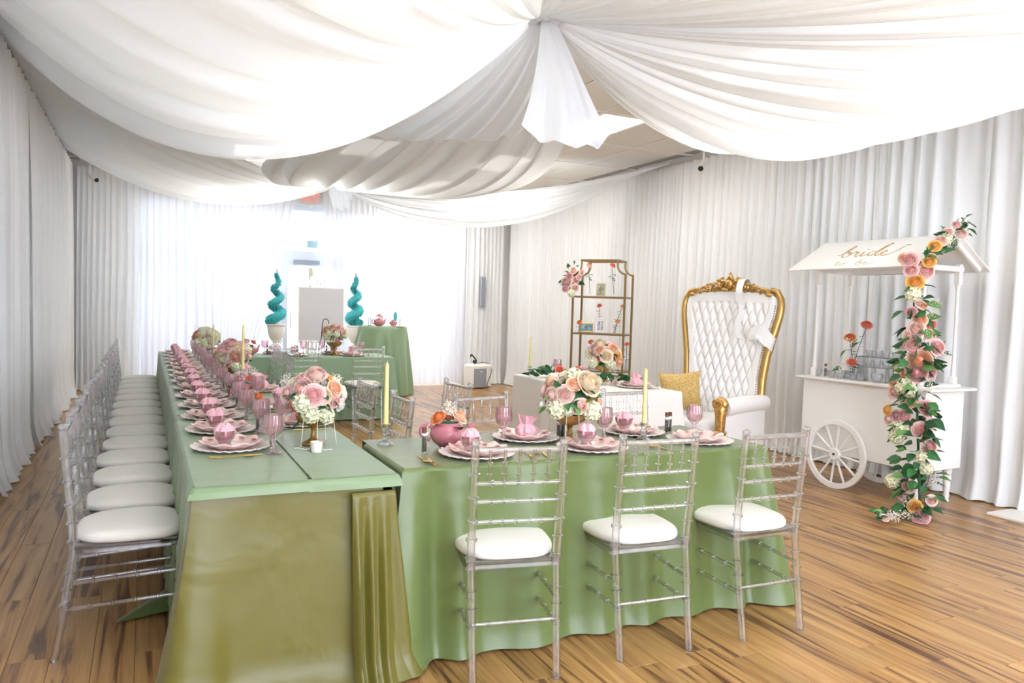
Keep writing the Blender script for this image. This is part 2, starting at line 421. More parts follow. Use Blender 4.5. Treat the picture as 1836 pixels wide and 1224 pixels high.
tree(4.2, 22, 1.9, 'hazy green tree seen through the glass door above the easel board')
tree(1.6, 27, 2.0, 'pale tree far outside, left of the other tree behind the door curtain')

# ================================================================== DRAPES
M_cur = sheer('ivory_voile', (251, 252, 252), transp=.0, transl=.12)
M_curb = sheer('window_voile', (246, 247, 252), transp=.012, transl=.085)
M_swag = sheer('ceiling_voile', (246, 249, 252), transp=.012, transl=.36)
def noise1(seed, n=9, fmin=.4, fmax=3.):
    r = np.random.RandomState(seed); f = r.uniform(fmin, fmax, n); p = r.uniform(0, 6.28, n); a = r.uniform(.4, 1, n); a /= a.sum()
    return lambda x: sum(a[i] * np.sin(f[i] * x + p[i]) for i in range(n))
def np_obj(name, P, nu, nv, mat, parent=None, **kw):
    """P: (nv,nu,3) array"""
    me = bpy.data.meshes.new(name)
    V = P.reshape(-1, 3)
    i, j = np.meshgrid(np.arange(nu - 1), np.arange(nv - 1)); a = (j * nu + i).ravel()
    F = np.stack([a, a + 1, a + 1 + nu, a + nu], 1)
    me.vertices.add(len(V)); me.vertices.foreach_set('co', V.astype(np.float32).ravel())
    me.loops.add(F.size); me.loops.foreach_set('vertex_index', F.astype(np.int32).ravel())
    me.polygons.add(len(F)); me.polygons.foreach_set('loop_start', (np.arange(len(F)) * 4).astype(np.int32))
    me.update(calc_edges=True); me.validate(); me.shade_smooth()
    me.materials.append(mat)
    return link(name, me, parent, **kw)
def drape(label, p0, p1, seed, lam=.085, amp=.03, mat=None, shift=None, flare=.1, ztop=3.27, group='floor-length wall drapes', bulge=0., name='wall_drape'):
    p0 = np.array(p0, float); p1 = np.array(p1, float); L = np.linalg.norm(p1 - p0)
    nu = int(L / .0095) + 2; zs = np.concatenate([np.array([ztop, ztop - .03, ztop - .07]), np.linspace(ztop - .2, .35, 12), np.array([.22, .12, .06, .03, .012])])
    nv = len(zs); u = np.linspace(0, L, nu); d = (p1 - p0) / L; n = np.array([-d[1], d[0]])
    w = noise1(seed, 8, 1.5, 7); k = noise1(seed + 5, 8, 2, 9); w2 = noise1(seed + 9, 6, .8, 3)
    ph0 = 2 * PI * u / lam + 7 * w(u); P = np.zeros((nv, nu, 3))
    am = amp * (.65 + .6 * k(u * 1.3 + 3) + .0)
    for r, z in enumerate(zs):
        t = 1 - z / ztop
        ph = ph0 + 1.6 * w2(u * 2 + 3 * t) * t
        s = np.sin(ph); s = np.sign(s) * np.abs(s) ** .8
        a = am * (.35 + .75 * min(1, t * 3))
        off = a * s + .16 * amp * np.sin(ph * 2.3 + 1 + 2 * t) + .02 * t * w2(u * 3)
        off = off + .5 * amp * np.sin(5 * w(u * .3) + 2) * t
        if z < .3: off = off + flare * ((.3 - z) / .3) ** 2 * (.6 + .5 * w2(u * 4 + 1))
        if bulge: off = off + bulge * t ** 2 * (u / L) ** 2
        uu = u if shift is None else shift(u, L, z, t)
        zz = z + (.012 * k(u * 6) if z < .05 else 0) + (.006 * np.sin(ph) if r == 0 else 0)
        P[r, :, 0] = p0[0] + d[0] * uu + n[0] * off; P[r, :, 1] = p0[1] + d[1] * uu + n[1] * off; P[r, :, 2] = np.maximum(zz, .004)
    return np_obj(name, P, nu, nv, mat or M_cur, label=label, cat='curtain', group=group)
# right wall (normal towards -X: go from +Y to -Y gives n = (+?) -> choose order so n points into the room)
XC = 6.02
rl = [(12.75, 10.9, 'white floor-length drape on the right wall beside the back corner'),
      (10.9, 9.1, 'white right wall drape left of the gold rack'),
      (9.1, 7.75, 'white right wall drape directly behind the gold rack'),
      (7.75, 6.3, 'white right wall drape between the gold rack and the throne'),
      (6.3, 4.95, 'white right wall drape behind the tufted throne chair'),
      (4.95, 3.95, 'white right wall drape behind the left half of the cart'),
      (3.95, 2.7, 'cream right wall drape behind the garland end of the cart'),
      (2.7, 1.0, 'cream right wall drape at the right edge of the photo'), (1.0, -1.2, 'cream right wall drape beside the camera')]
for i, (a, b, lab) in enumerate(rl): drape(lab, (XC, b - .04), (XC, a + .04), 20 + i, lam=[.10, .115, .10, .13, .12, .17, .24, .22, .15][i], amp=[.032, .034, .034, .038, .038, .045, .055, .05, .04][i], flare=.09)
XLc = XL + .1
ll = [(12.75, 10.6, 'pale drape on the left wall at the back corner, flaring into the room'),
      (10.6, 8.2, 'pale left wall drape behind the farthest clear chairs'),
      (8.2, 6.2, 'pale left wall drape behind the middle of the chair row'),
      (6.2, 4.3, 'white left wall drape behind the nearest clear chairs'),
      (4.3, 2.2, 'white left wall drape at the left edge of the photo'), (2.2, 0, 'white left wall drape beside the camera')]
for i, (a, b, lab) in enumerate(ll): drape(lab, (XLc, a + .04), (XLc, b - .04), 50 + i, lam=[.2, .24, .26, .3, .32, .2][i], amp=.05, flare=.12)
YC = YB - .14
drape('grey-lilac drape in the back left corner beside the bright window', (-.05, YC), (-.9, YC), 70, lam=.085, amp=.035, mat=M_cur)
def rev(label, x0, x1, seed, **k):   # normal must point to -Y : traverse from +x to -x
    return drape(label, (x1, YC), (x0, YC), seed, mat=M_curb, **k)
rev('bright sheer window curtain next to the back left corner', -.05, 1.0, 71, lam=.12, amp=.03, flare=.03)
rev('bright sheer window curtain swept aside left of the glass door', 1.0, 2.22, 72, lam=.1, amp=.035, flare=.03,
    shift=lambda u, L, z, t: u + (1 - u / L) * .62 * min(1, t * 1.25) ** 1.1)
rev('sheer window curtain hanging right of the glass door behind the right topiary', 2.62, 3.5, 73, lam=.085, amp=.035, flare=.03,
    shift=lambda u, L, z, t: u - (u / L) * .12 * t)
rev('bright sheer window curtain behind the round green table', 3.5, 4.5, 74, lam=.13, amp=.025, flare=.03)
rev('sheer window curtain behind the white air purifier', 4.5, 5.2, 75, lam=.12, amp=.03, flare=.03)
drape('white drape on the back wall in the right corner by the wall speaker', (5.95, YC), (5.2, YC), 76, lam=.09, amp=.035)
# ceiling swags: fabric from a wall line to a gathered knot
def swag(label, A0, A1, K, sag0, sag1, seed, pleats=9, amp=.06, ns=48, nt=150, kr=.09, ka=(0, PI), group='gathered ceiling swags', skew=1., sagp=1.5):
    A0 = np.array(A0, float); A1 = np.array(A1, float); K = np.array(K, float)
    s = np.linspace(0, 1, ns)[:, None]; t = np.linspace(0, 1, nt)[None, :]
    w = noise1(seed, 8, 2, 8)
    A = A0[None, None] * (1 - t[..., None]) + A1[None, None] * t[..., None]
    ang = ka[0] + (ka[1] - ka[0]) * t
    B = K[None, None] + kr * np.stack([np.cos(ang), np.sin(ang), -.25 * np.abs(np.sin(3 * PI * t))], -1)
    se = s[..., None] ** skew
    P = A * (1 - se) + B * se
    sag = (sag0 + (sag1 - sag0) * t ** sagp)
    env = 4 * s * (1 - s)
    ph = 2 * PI * pleats * (t + .05 * w(t * 6)) + .8 * w(s * 2 + 1)
    rp = np.sin(ph); rp = np.sign(rp) * np.abs(rp) ** .7
    fine = .25 * np.sin(ph * 2.7 + 2 * s)
    P[..., 2] -= sag * env
    P[..., 2] += amp * (rp + fine) * (np.sin(PI * np.clip(s * .93 + .07, 0, 1)) ** .6) * (.6 + .5 * w(t * 9 + 2))
    dirA = (A1 - A0) / np.linalg.norm(A1 - A0)
    P += dirA * (.6 * amp * np.cos(ph)[..., None] * env[..., None])
    P[..., 2] = np.minimum(P[..., 2], H - .02)
    return np_obj('ceiling_swag', P, nt, ns, M_swag, label=label, cat='ceiling drape', group=group)
K1 = (2.21, 4.30, 3.2); K2 = (2.46, 11.04, 3.05); ZT = 3.29
swag('large white ceiling swag from the near knot to the left wall', (XL + .1, -2.2, ZT), (XL + .1, 6.9, ZT), K1, .5, .86, 101, pleats=9, amp=.06, nt=260, ka=(PI * 1.3, PI * .6), sagp=1.2)
swag('large cream ceiling swag from the near knot to the right wall', (XR - .15, -2.4, ZT), (XR - .15, 4.3, ZT), K1, .5, .66, 102, pleats=8, amp=.06, nt=230, ka=(-PI * .4, PI * .15))
swag('lower white ceiling swag behind the cream one on the right', (XR - .15, 4.2, ZT), (XR - .15, 6.1, ZT), K1, .5, .42, 103, pleats=5, amp=.045, nt=110, ka=(PI * .05, PI * .3))
swag('white ceiling swag passing from the near knot over the camera', (-.9, -2.45, ZT), (5.9, -2.45, ZT), K1, .5, .5, 104, pleats=9, nt=200, amp=.05, ka=(PI * 1.2, PI * 1.8))
swag('far lilac-white ceiling swag from the back knot to the left wall', (XL + .1, 5.4, ZT), (XL + .1, 11.5, ZT), K2, .3, .46, 105, pleats=8, amp=.04, nt=110, ka=(PI * 1.2, PI * .7))
swag('far white ceiling swag from the back knot to the right wall', (XR - .15, 7.9, ZT), (XR - .15, 8.8, ZT), K2, .25, .62, 106, pleats=6, amp=.05, nt=100, ka=(-PI * .3, PI * .3))
# runner between knots, gathered at both ends, and tails
def runner(label, Ka, Kb, wid, sag, seed, pleats=7, n0=.08, bias=0.):
    Ka = np.array(Ka, float); Kb = np.array(Kb, float); ns, nt = 50, 120
    s = np.linspace(0, 1, ns)[:, None]; t = np.linspace(-.5, .5, nt)[None, :]; w = noise1(seed, 8, 2, 8)
    d = Kb - Ka; side = np.array([d[1], -d[0], 0]); side /= np.linalg.norm(side)
    P = Ka[None, None] * (1 - s[..., None]) + Kb[None, None] * s[..., None] + 0 * t[..., None]
    wd = n0 + wid * np.sin(PI * s) ** .8
    P = P + side * ((t + bias * np.sin(PI * s)) * wd)[..., None]
    ph = 2 * PI * pleats * (t + .06 * w(t * 6)); env = np.sin(PI * s)
    P[..., 2] += -sag * env + .05 * np.sin(ph) * env ** .5 - .1 * (t * 2) ** 2 * env * 0
    P[..., 2] = np.minimum(P[..., 2], H - .02)
    return np_obj('ceiling_swag', P, nt, ns, M_swag, label=label, cat='ceiling drape', group='gathered ceiling swags')
runner('white ceiling runner slung between the near and the back knots', (2.25, 4.4, 3.2), (2.44, 10.9, 3.05), 2.6, .42, 107, pleats=9)
def tail(label, K, hem0, hem1, seed, pleats=5, bow=.12, amp=.05, scall=.05, k0=.05, belly=(0, 0, 0), rnd=.12):
    K = np.array(K, float); h0 = np.array(hem0, float); h1 = np.array(hem1, float); ns, nt = 30, 90
    s = np.linspace(0, 1, ns)[:, None]; t = np.linspace(0, 1, nt)[None, :]; w = noise1(seed, 8, 2, 8)
    d = (h1 - h0); dn = d / np.linalg.norm(d); nrm = np.array([dn[1], -dn[0], 0])
    top = K + dn * (t[..., None] - .5) * k0 * 2
    hem = h0 + d * t[..., None] + nrm * (bow * np.sin(PI * t))[..., None]
    e = s[..., None]
    P = top * (1 - e) + hem * e + np.array(belly) * (np.sin(PI * s))[..., None]
    ph = 2 * PI * pleats * (t + .05 * w(t * 5)) + .5 * s
    P = P + nrm * (amp * np.sin(ph) * s ** 1.2)[..., None]
    P[..., 2] += -scall * np.abs(np.sin(ph * .5)) * s ** 4 + rnd * np.abs(2 * t - 1) ** 3 * s ** 3
    return np_obj('ceiling_drape_tail', P, nt, ns, M_swag, label=label, cat='ceiling drape', group='hanging drape tails')
tail('long white drape tail hanging straight down from the near knot', (2.23, 4.27, 3.18), (2.06, 4.28, 2.42), (2.62, 4.16, 2.40), 111, pleats=3, bow=.20, amp=.035, scall=.03, belly=(0.02, 0, .0))
tail('wide fan-shaped drape tail behind the hanging one at the near knot', (2.18, 4.33, 3.17), (1.38, 6.0, 2.70), (2.52, 5.2, 2.66), 112, pleats=7, bow=-.1, amp=.06, scall=.0, k0=.1, belly=(.05, 0, -.04), rnd=.05)
tail('short white drape tail hanging at the back knot beside the exit sign', (2.42, 10.9, 3.22), (2.33, 10.85, 2.70), (2.62, 10.8, 2.76), 113, pleats=3, bow=.08, amp=.03, scall=.05, k0=.16)
def knot(label, K, r, seed):
    o = MB(); rr = random.Random(seed)
    ring = [(K[0] + r * math.cos(a), K[1] + r * math.sin(a), K[2] + .012 * math.sin(3 * a)) for a in [2 * PI * i / 20 for i in range(20)]]
    o.tube(ring, .02, closed=True)
    for i in range(10):
        a = 2 * PI * i / 10; o.ball((K[0] + r * .62 * math.cos(a), K[1] + r * .62 * math.sin(a), K[2] + .04), .055, sc=(1, 1, 1.4))
    o.tube([(K[0], K[1], K[2]), (K[0], K[1], H + .01)], .015)
    return o.obj('drape_knot', M_swag, label=label, cat='ceiling drape', group='gathered drape knots')
knot('gathered fabric knot under the ceiling near the camera', K1, .12, 1)
knot('gathered fabric knot under the ceiling near the exit sign', K2, .12, 2)
# exit sign
ex = thing('exit_sign', 'white exit sign with red letters above the glass door', 'sign', (2.44, YB - .02, 3.0), group=None)
MB().box(-.17, .17, -.06, .0, 0, .22, b=.008).obj('housing', pmat('sign_grey', (214, 212, 206), .5), ex, smooth=False)
MB().box(-.035, .035, -.05, .0, -.045, .0, b=.004).obj('mount', M_white, ex, smooth=False)
fc = bpy.data.curves.new('lettering', 'FONT'); fc.body = 'EXIT'; fc.size = .19; fc.extrude = .003; fc.align_x = 'CENTER'
fo = bpy.data.objects.new('lettering', fc); COL.objects.link(fo); fo.parent = ex; fo.location = (0, -.0615, .045); fo.rotation_euler = (PI / 2, 0, 0)
fo.scale = (.78, 1, 1); bpy.context.view_layer.update()
lm = bpy.data.meshes.new_from_object(fo); lm.materials.clear(); lm.materials.append(emit('exit_red', (1, .12, .12), 1.1))
link('lettering', lm, ex, (0, -.0615, .045), (PI / 2, 0, 0), label='red EXIT lettering').scale = (.78, 1, 1); bpy.data.objects.remove(fo)
# security cameras
def seccam(loc, aim, label):
    o = thing('security_camera', label, 'camera', loc, group='white bullet cameras under the ceiling')
    MB().tube([(0, 0, 0), (0, 0, H - loc[2])], .012).obj('stem', M_white, o)
    MB().ball((0, 0, -.01), .03, 10, 8).obj('joint', M_white, o)
    a = Vector(aim).normalized()
    MB().tube([(0, 0, -.02), a * .03 + Vector((0, 0, -.03)), a * .16 + Vector((0, 0, -.06))], [.028, .034, .036], n=14).obj('body', M_white, o)
    MB().tube([a * .158 + Vector((0, 0, -.0595)), a * .168 + Vector((0, 0, -.062))], [.031, .029], n=14).obj('lens', M_black, o)
seccam((5.8, 7.15, 3.16), (-.7, -.6, -.25), 'white bullet camera on a stem at the top of the right wall')
seccam((-.72, 12.55, 3.12), (.55, -.8, -.2), 'white bullet camera on a stem in the back left corner')
sp = thing('wall_speaker', 'slim grey panel speaker on the back wall by the right corner', 'speaker', (5.5, YC - .08, 1.4))
MB().box(-.045, .045, -.03, .03, 0, .56, b=.01).obj('case', pmat('speaker_grey', (176, 180, 190), .6), sp, smooth=False)
MB().box(-.036, .036, -.034, -.028, .02, .54).obj('grille', pmat('speaker_mesh', (150, 154, 166), .8), sp, smooth=False)
MB().box(5.62, 5.92, 2.5, 3.54, .0, .02, b=.004).obj('floor_board', M_white, label='white flat board lying on the floor by the right wall drape', cat='board', smooth=False)

# ================================================================== TABLE LINENS
S_green = satin('sage_satin', (100, 119, 62), .3, .12)
S_top = satin('sage_satin_top', (124, 149, 108), .38, .15)
S_olive = satin('olive_satin', (104, 100, 30), .36, .2)
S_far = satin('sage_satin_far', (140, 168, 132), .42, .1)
M_linen = pmat('white_linen', (243, 240, 234), .75, sheen=.2)
def skirt(mb, path, ztop, zbot, seed, flare=.08, amp=.02, lam=.18, cflare=.07, pud=.0, step=.016, r=.014, wob=.0):
    """path: list of (x,y) corners walked so that the outside lies on the right-hand side"""
    pts = []; nor = []; cor = []
    P = [Vector(p) for p in path]
    for i in range(len(P) - 1):
        a, b = P[i], P[i + 1]; d = (b - a); L = d.length; d.normalize(); n = Vector((d.y, -d.x))
        m = max(2, int(L / step))
        for k in range(m):
            pts.append(a + d * L * k / m); nor.append(n.copy()); cor.append(0.)
    pts.append(P[-1]); nor.append(nor[-1].copy()); cor.append(0)
    # smooth normals round the corners
    w = 5; N2 = []
    for i in range(len(nor)):
        acc = Vector((0, 0))
        for k in range(-w, w + 1):
            j = min(max(i + k, 0), len(nor) - 1); acc += nor[j]
        N2.append(acc.normalized())
    cs = [min((pts[i] - c).length for c in P[1:-1]) if len(P) > 2 else 9 for i in range(len(pts))]
    w1 = noise1(seed, 8, 1.5, 6); w2 = noise1(seed + 3, 8, 2, 8)
    arc = 0; V = []; rows = [0, .5, 1] + [None] * 16; nu = len(pts)
    zs = list(np.linspace(ztop - r * 1.2, .1, 13)) + [.06, .03, .012]
    zs = [max(zbot, z) for z in zs] if zbot > .02 else zs
    if zbot > .02: zs = list(np.linspace(ztop - r * 1.2, zbot, 8))
    arcs = [0]
    for i in range(1, nu): arcs.append(arcs[-1] + (pts[i] - pts[i - 1]).length)
    arcs = np.array(arcs); ph = 2 * PI * arcs / lam + 5 * w1(arcs * 1.2); am = amp * (.5 + .9 * np.abs(w2(arcs * 1.5 + 2)) * 1.6)
    lo = w1(arcs * .9 + 7)
    for a in (0., PI / 4, PI / 2 * .9):
        for i in range(nu):
            q = pts[i] + N2[i] * (-r + r * math.sin(a)); V.append((q.x, q.y, ztop - r + r * math.cos(a)))
    hh = ztop - zbot if zbot > .02 else ztop
    for z in zs:
        t = (ztop - z) / hh
        for i in range(nu):
            cf = math.exp(-(cs[i] / .09) ** 2)
            off = flare * t ** 1.3 * (1 + .5 * lo[i]) + cflare * cf * t ** 1.2
            off += am[i] * math.sin(ph[i] + .5 * t * lo[i]) * min(1, t * 2.2) * (1 - .4 * cf)
            if zbot < .02 and z < .1: off += pud * ((.1 - z) / .1) ** 1.5 * (.7 + .6 * lo[i])
            zz = z + (wob * lo[i] if zbot > .02 else 0)
            q = pts[i] + N2[i] * off; V.append((q.x, q.y, zz))
    mb.grid(V, nu, 3 + len(zs)); return mb
def top(mb, x0, x1, y0, y1, z, seed, r=.014, amp=.0015):
    w = noise1(seed, 8, 1, 9); nx = max(4, int((x1 - x0) / .04)); ny = max(4, int((y1 - y0) / .04)); V = []
    for j in range(ny + 1):
        for i in range(nx + 1):
            X = x0 + r + (x1 - x0 - 2 * r) * i / nx; Y = y0 + r + (y1 - y0 - 2 * r) * j / ny
            e = 0 if i in (0, nx) or j in (0, ny) else 1
            V.append((X, Y, z + e * amp * float(w(X * 3 + 2.2 * Y))))
    return mb.grid(V, nx + 1, ny + 1)
TZ = .76
# long table: X .14-.93 , Y 2.86-10.15, four cloths
LX0, LX1 = .15, .885
yb = [2.86, 4.62, 6.45, 8.28, 10.15]
nm = ['nearest', 'second', 'third', 'farthest']
for i in range(4):
    m = MB(); y0, y1 = yb[i], yb[i + 1]; g = .004
    top(m, LX0, LX1, y0 + g, y1 - g, TZ + .001 * (3 - i), 200 + i)
    if i == 3: path = [(LX1, y0 + g), (LX1, y1), (LX0, y1), (LX0, y0 + g)]
    else: path = None
    if i == 3:
        skirt(m, path, TZ + .0, 0, 210 + i, flare=.03, amp=.018, lam=.16, cflare=.05)
    else:
        skirt(m, [(LX1, y0 + g), (LX1, y1 - g)], TZ + .001 * (3 - i), 0, 213 + i, flare=.03, amp=.018, lam=.17)
        skirt(m, [(LX0, y1 - g), (LX0, y0 + g + (.0 if i else .0))], TZ + .001 * (3 - i), 0, 220 + i, flare=.03, amp=.016, lam=.2)
    m.obj('tablecloth', S_top, label='blue-green satin tablecloth, %s along the long guest table' % (['nearest to the camera', 'second from the camera', 'third from the camera', 'farthest at the window end'][i]), cat='tablecloth', group='green satin tablecloths', sharp=60)
# olive under-cloth falling to the floor at the near end
m = MB(); skirt(m, [(LX1 + .0, 2.98), (LX1 + .0, 2.84), (LX0 - .0, 2.84), (LX0 - .0, 3.3)][::1] if False else [(LX0 + .004, 2.9), (LX0 + .004, 2.835), (LX1 - .06, 2.835), (LX1 - .06, 2.9)], TZ - .006, 0, 232, flare=.055, amp=.007, lam=.5, cflare=.09, pud=.05)
m.obj('tablecloth', S_olive, label='olive-green satin cloth falling to the floor at the near end of the long table', cat='tablecloth', group='green satin tablecloths', sharp=60)
# thin overlays with a short lip and a seam in the middle
for i, (a, b, lab) in enumerate(((LX0 - .004, .56, 'left'), (.545, LX1 + .006, 'right'))):
    m = MB(); top(m, a, b, 2.81, 4.4, TZ + .006 + .002 * i, 240 + i, amp=.001)
    if i == 0: pth = [(a, 4.39), (a, 2.815), (b, 2.815)]
    else: pth = [(a, 2.815), (b, 2.815), (b, 4.39)]
    skirt(m, pth, TZ + .006 + .002 * i, .727, 243 + i, flare=.006, amp=.002, lam=.5, cflare=.01, wob=.006)
    m.obj('table_overlay', S_top, label='green satin overlay with short lip, %s half of the near long-table end' % lab, cat='tablecloth', group='green satin tablecloths', sharp=60)
# gathered column of pleats between the two tables
m = MB(); skirt(m, [(.70, 2.785), (.87, 2.80), (.90, 2.92)], TZ - .05, 0, 251, flare=.085, amp=.024, lam=.06, cflare=.0, pud=.05, step=.006)
m.obj('tablecloth_corner', S_olive, label='bunched olive satin pleats where the long and front tables meet', cat='tablecloth', group='green satin tablecloths', sharp=80)
# front table
FX0, FX1, FY0, FY1 = .915, 2.80, 2.87, 3.56
m = MB(); top(m, FX0, FX1, FY0, FY1, TZ + .012, 260, amp=.0015)
skirt(m, [(FX0, FY1 - .1), (FX0, FY0), (FX1, FY0), (FX1, FY1), (FX0 + .02, FY1)], TZ + .012, 0, 261, flare=.06, amp=.03, lam=.27, cflare=.09, pud=.03)
m.obj('tablecloth', S_green, label='sage satin tablecloth on the front table with the three clear chairs', cat='tablecloth', group='green satin tablecloths', sharp=60)

# cloth tail on the floor under the first left chair
V = []; w = noise1(5, 6, 1, 5)
for j in range(8):
    for i in range(16):
        a, b = i / 15, j / 7
        V.append((.16 - .26 * a, 3.9 - .24 * a + (.34 * (1 - a) + .02) * (b - .5), .012 + .05 * (1 - a) * abs(math.sin(PI * b)) + .004 * float(w(a * 9))))
MB().grid(V, 16, 8).obj('cloth_tail', S_green, label='pointed corner of green satin spread on the floor under the nearest left chair', cat='tablecloth', group='green satin tablecloths')
# far table
m = MB(); top(m, .96, 2.78, 9.15, 9.88, TZ, 270)
skirt(m, [(.96, 9.8), (.96, 9.15), (2.78, 9.15), (2.78, 9.88), (.98, 9.88)], TZ, 0, 271, flare=.04, amp=.018, lam=.24, cflare=.07)
m.obj('tablecloth', S_far, label='pale green satin tablecloth on the far table in front of the easel board', cat='tablecloth', group='green satin tablecloths', sharp=60)
# tall round table with cloth
m = MB(); cx, cy, R0 = 3.36, 11.75, .385; nu = 220; V = []; w = noise1(9, 8, 1, 4)
zs = [1.062, 1.062, 1.058, 1.045, 1.0, .9, .78, .64, .5, .36, .22, .12, .05, .012]
rs = [.02, .3, .37, R0, R0 + .004] + [None] * 9
for k, z in enumerate(zs):
    t = max(0, (1.045 - z) / 1.04)
    for i in range(nu):
        a = 2 * PI * i / nu
        rr = rs[k] if rs[k] else R0 + .004 + .1 * t + (.055 * t ** .8) * math.sin(11 * a + 2 * float(w(a * 2))) * (1 + .3 * math.sin(3 * a))
        V.append((cx + rr * math.cos(a), cy + rr * math.sin(a), z))
m.grid(V, nu, len(zs), closed=True)
m.obj('round_tablecloth', S_far, label='sage satin cloth over the tall round table by the window curtain', cat='tablecloth', group='green satin tablecloths', sharp=60)
# white linen table in front of throne
WX0, WX1, WY0, WY1 = 3.3, 4.06, 5.16, 6.85
m = MB(); top(m, WX0, WX1, WY0, WY1, TZ, 280)
skirt(m, [(WX0, WY1 - .02), (WX0, WY0), (WX1, WY0), (WX1, WY1), (WX0 + .02, WY1)], TZ, 0, 281, flare=.05, amp=.012, lam=.4, cflare=.07)
m.obj('tablecloth', M_linen, label='white linen tablecloth on the couple table in front of the throne', cat='tablecloth', sharp=60)

# ================================================================== CHIAVARI CHAIRS
M_cush = pmat('ivory_vinyl', (243, 240, 232), .5, sheen=.1)
def ringed(pts, rad, rings, n=10, rr=1.42, w=.006):
    """tube with bamboo rings at the given fractions"""
    P = [Vector(p) for p in pts]; L = [0]
    for a, b in zip(P[:-1], P[1:]): L.append(L[-1] + (b - a).length)
    T = L[-1]
    def at(s):
        s = min(max(s, 0), T)
        for i in range(len(P) - 1):
            if s <= L[i + 1] + 1e-9: return P[i].lerp(P[i + 1], (s - L[i]) / max(1e-9, L[i + 1] - L[i]))
        return P[-1]
    st = {0.: rad, T: rad}
    for l in L: st[l] = rad
    for f in rings:
        c = f * T
        for dd, q in ((-w, rad), (-w * .6, rad * rr), (w * .6, rad * rr), (w, rad)): st[min(max(c + dd, 0), T)] = q
    ks = sorted(st); return MB().tube([at(k) for k in ks], [st[k] for k in ks], n)
def make_chair(label, group, loc, rot):
    t = thing('chiavari_chair', label, 'chair', loc, rot, group)
    # cushion
    nu, nv = 36, 8; V = []
    prof = [(.0, .0), (.985, .0), (1.0, .012), (1.0, .026), (.97, .036), (.86, .045), (.6, .051), (.0, .053)]
    for (q, z) in prof:
        for i in range(nu):
            a = 2 * PI * i / nu; c, s = math.cos(a), math.sin(a); e = 2 / 3.4
            X = math.copysign(abs(c) ** e, c) * q; Y = math.copysign(abs(s) ** e, s) * q
            V.append((X * (.195 + .012 * Y), Y * .197 - .0, .452 + z - (.006 * Y * Y if z else 0)))
    MB().grid(V, nu, len(prof), closed=True).obj('seat_cushion', M_cush, t, sharp=None)
    f = MB(); f.box(-.19, .19, -.195, .19, .434, .451, b=.004); f.box(-.185, .185, -.19, -.17, .417, .434); f.box(-.185, .185, .165, .185, .417, .434)
    f.box(-.185, -.165, -.17, .165, .417, .434); f.box(.165, .185, -.17, .165, .417, .434); f.obj('seat_frame', M_acry, t, smooth=False)
    for s in (-1, 1):
        ringed([(s * .165, -.262, 0), (s * .168, -.226, .22), (s * .17, -.198, .42), (s * .172, -.2, .52), (s * .174, -.235, .90)], 0.016, [.24, .31, .38, .52, .6, .68, .78, .88]).obj('leg', M_acry, t)
        ringed([(s * .178, .185, 0), (s * .176, .178, .434)], 0.0155, [.3, .52, .62, .8]).obj('leg', M_acry, t)
        MB().lathe([(.0, .905), (.012, .902), (.018, .908), (.018, .916), (.011, .922), (0, .925)], 12, (s * .174, -.235, 0)).obj('finial', M_acry, t)
    def yb_(z): return -.2 - .035 * (z - .52) / .38
    MB().tube([(-.174, yb_(.885), .885), (.174, yb_(.885), .885)], .0115).obj('crest_rail', M_acry, t)
    for z, rg in ((.755, [.2, .34, .5, .66, .8]), (.685, [.2, .34, .5, .66, .8]), (.605, [.2, .34, .5, .66, .8])):
        ringed([(-.17, yb_(z), z), (.17, yb_(z), z)], .008, rg, w=.006, rr=1.6).obj('back_rail', M_acry, t)
    for k in range(5):
        X = -.115 + .0575 * k
        ringed([(X, yb_(.757), .757), (X, yb_(.883), .885)], .0062, [.25, .6], w=.005, rr=1.9, n=8).obj('spindle', M_acry, t)
    for s in (-1, 1):
        for z in (.20, .30): ringed([(s * .167, -.225 + (z - .2) * .15, z), (s * .177, .18, z + .015)], .0085, [.2, .4, .6, .8]).obj('stretcher', M_acry, t)
    ringed([(-.167, -.226, .22), (.167, -.226, .22)], .0085, [.2, .4, .6, .8]).obj('stretcher', M_acry, t)
    ringed([(-.177, .18, .27), (.177, .18, .27)], .0085, [.2, .4, .6, .8]).obj('stretcher', M_acry, t)
    return t
GC = 'clear acrylic chairs with ivory cushions'
chair0 = make_chair('clear acrylic chair at the front table, leftmost of its three front chairs', GC, (1.325, 2.81, 0), math.radians(-10))
dup(chair0, (1.935, 2.80, 0), math.radians(-4), 'clear acrylic chair at the front table, middle one of its three front chairs', GC)
dup(chair0, (2.535, 2.775, 0), math.radians(-1), 'clear acrylic chair at the right end of the front table, nearest the white cart', GC)
rc = random.Random(5)
for k in range(14):
    ord_ = ['nearest the camera', 'second', 'third', 'fourth', 'fifth', 'sixth', 'seventh', 'eighth', 'ninth', 'tenth', 'eleventh', 'twelfth', 'thirteenth', 'last and nearest the window'][k]
    lab = 'clear chair with ivory cushion in the left wall row, ' + (ord_ if k in (0, 13) else ord_ + ' from the camera')
    dup(chair0, (-.045 + rc.uniform(-.006, .006), 3.53 + .48 * k, 0), -PI / 2 + rc.uniform(-.02, .02), lab, GC)
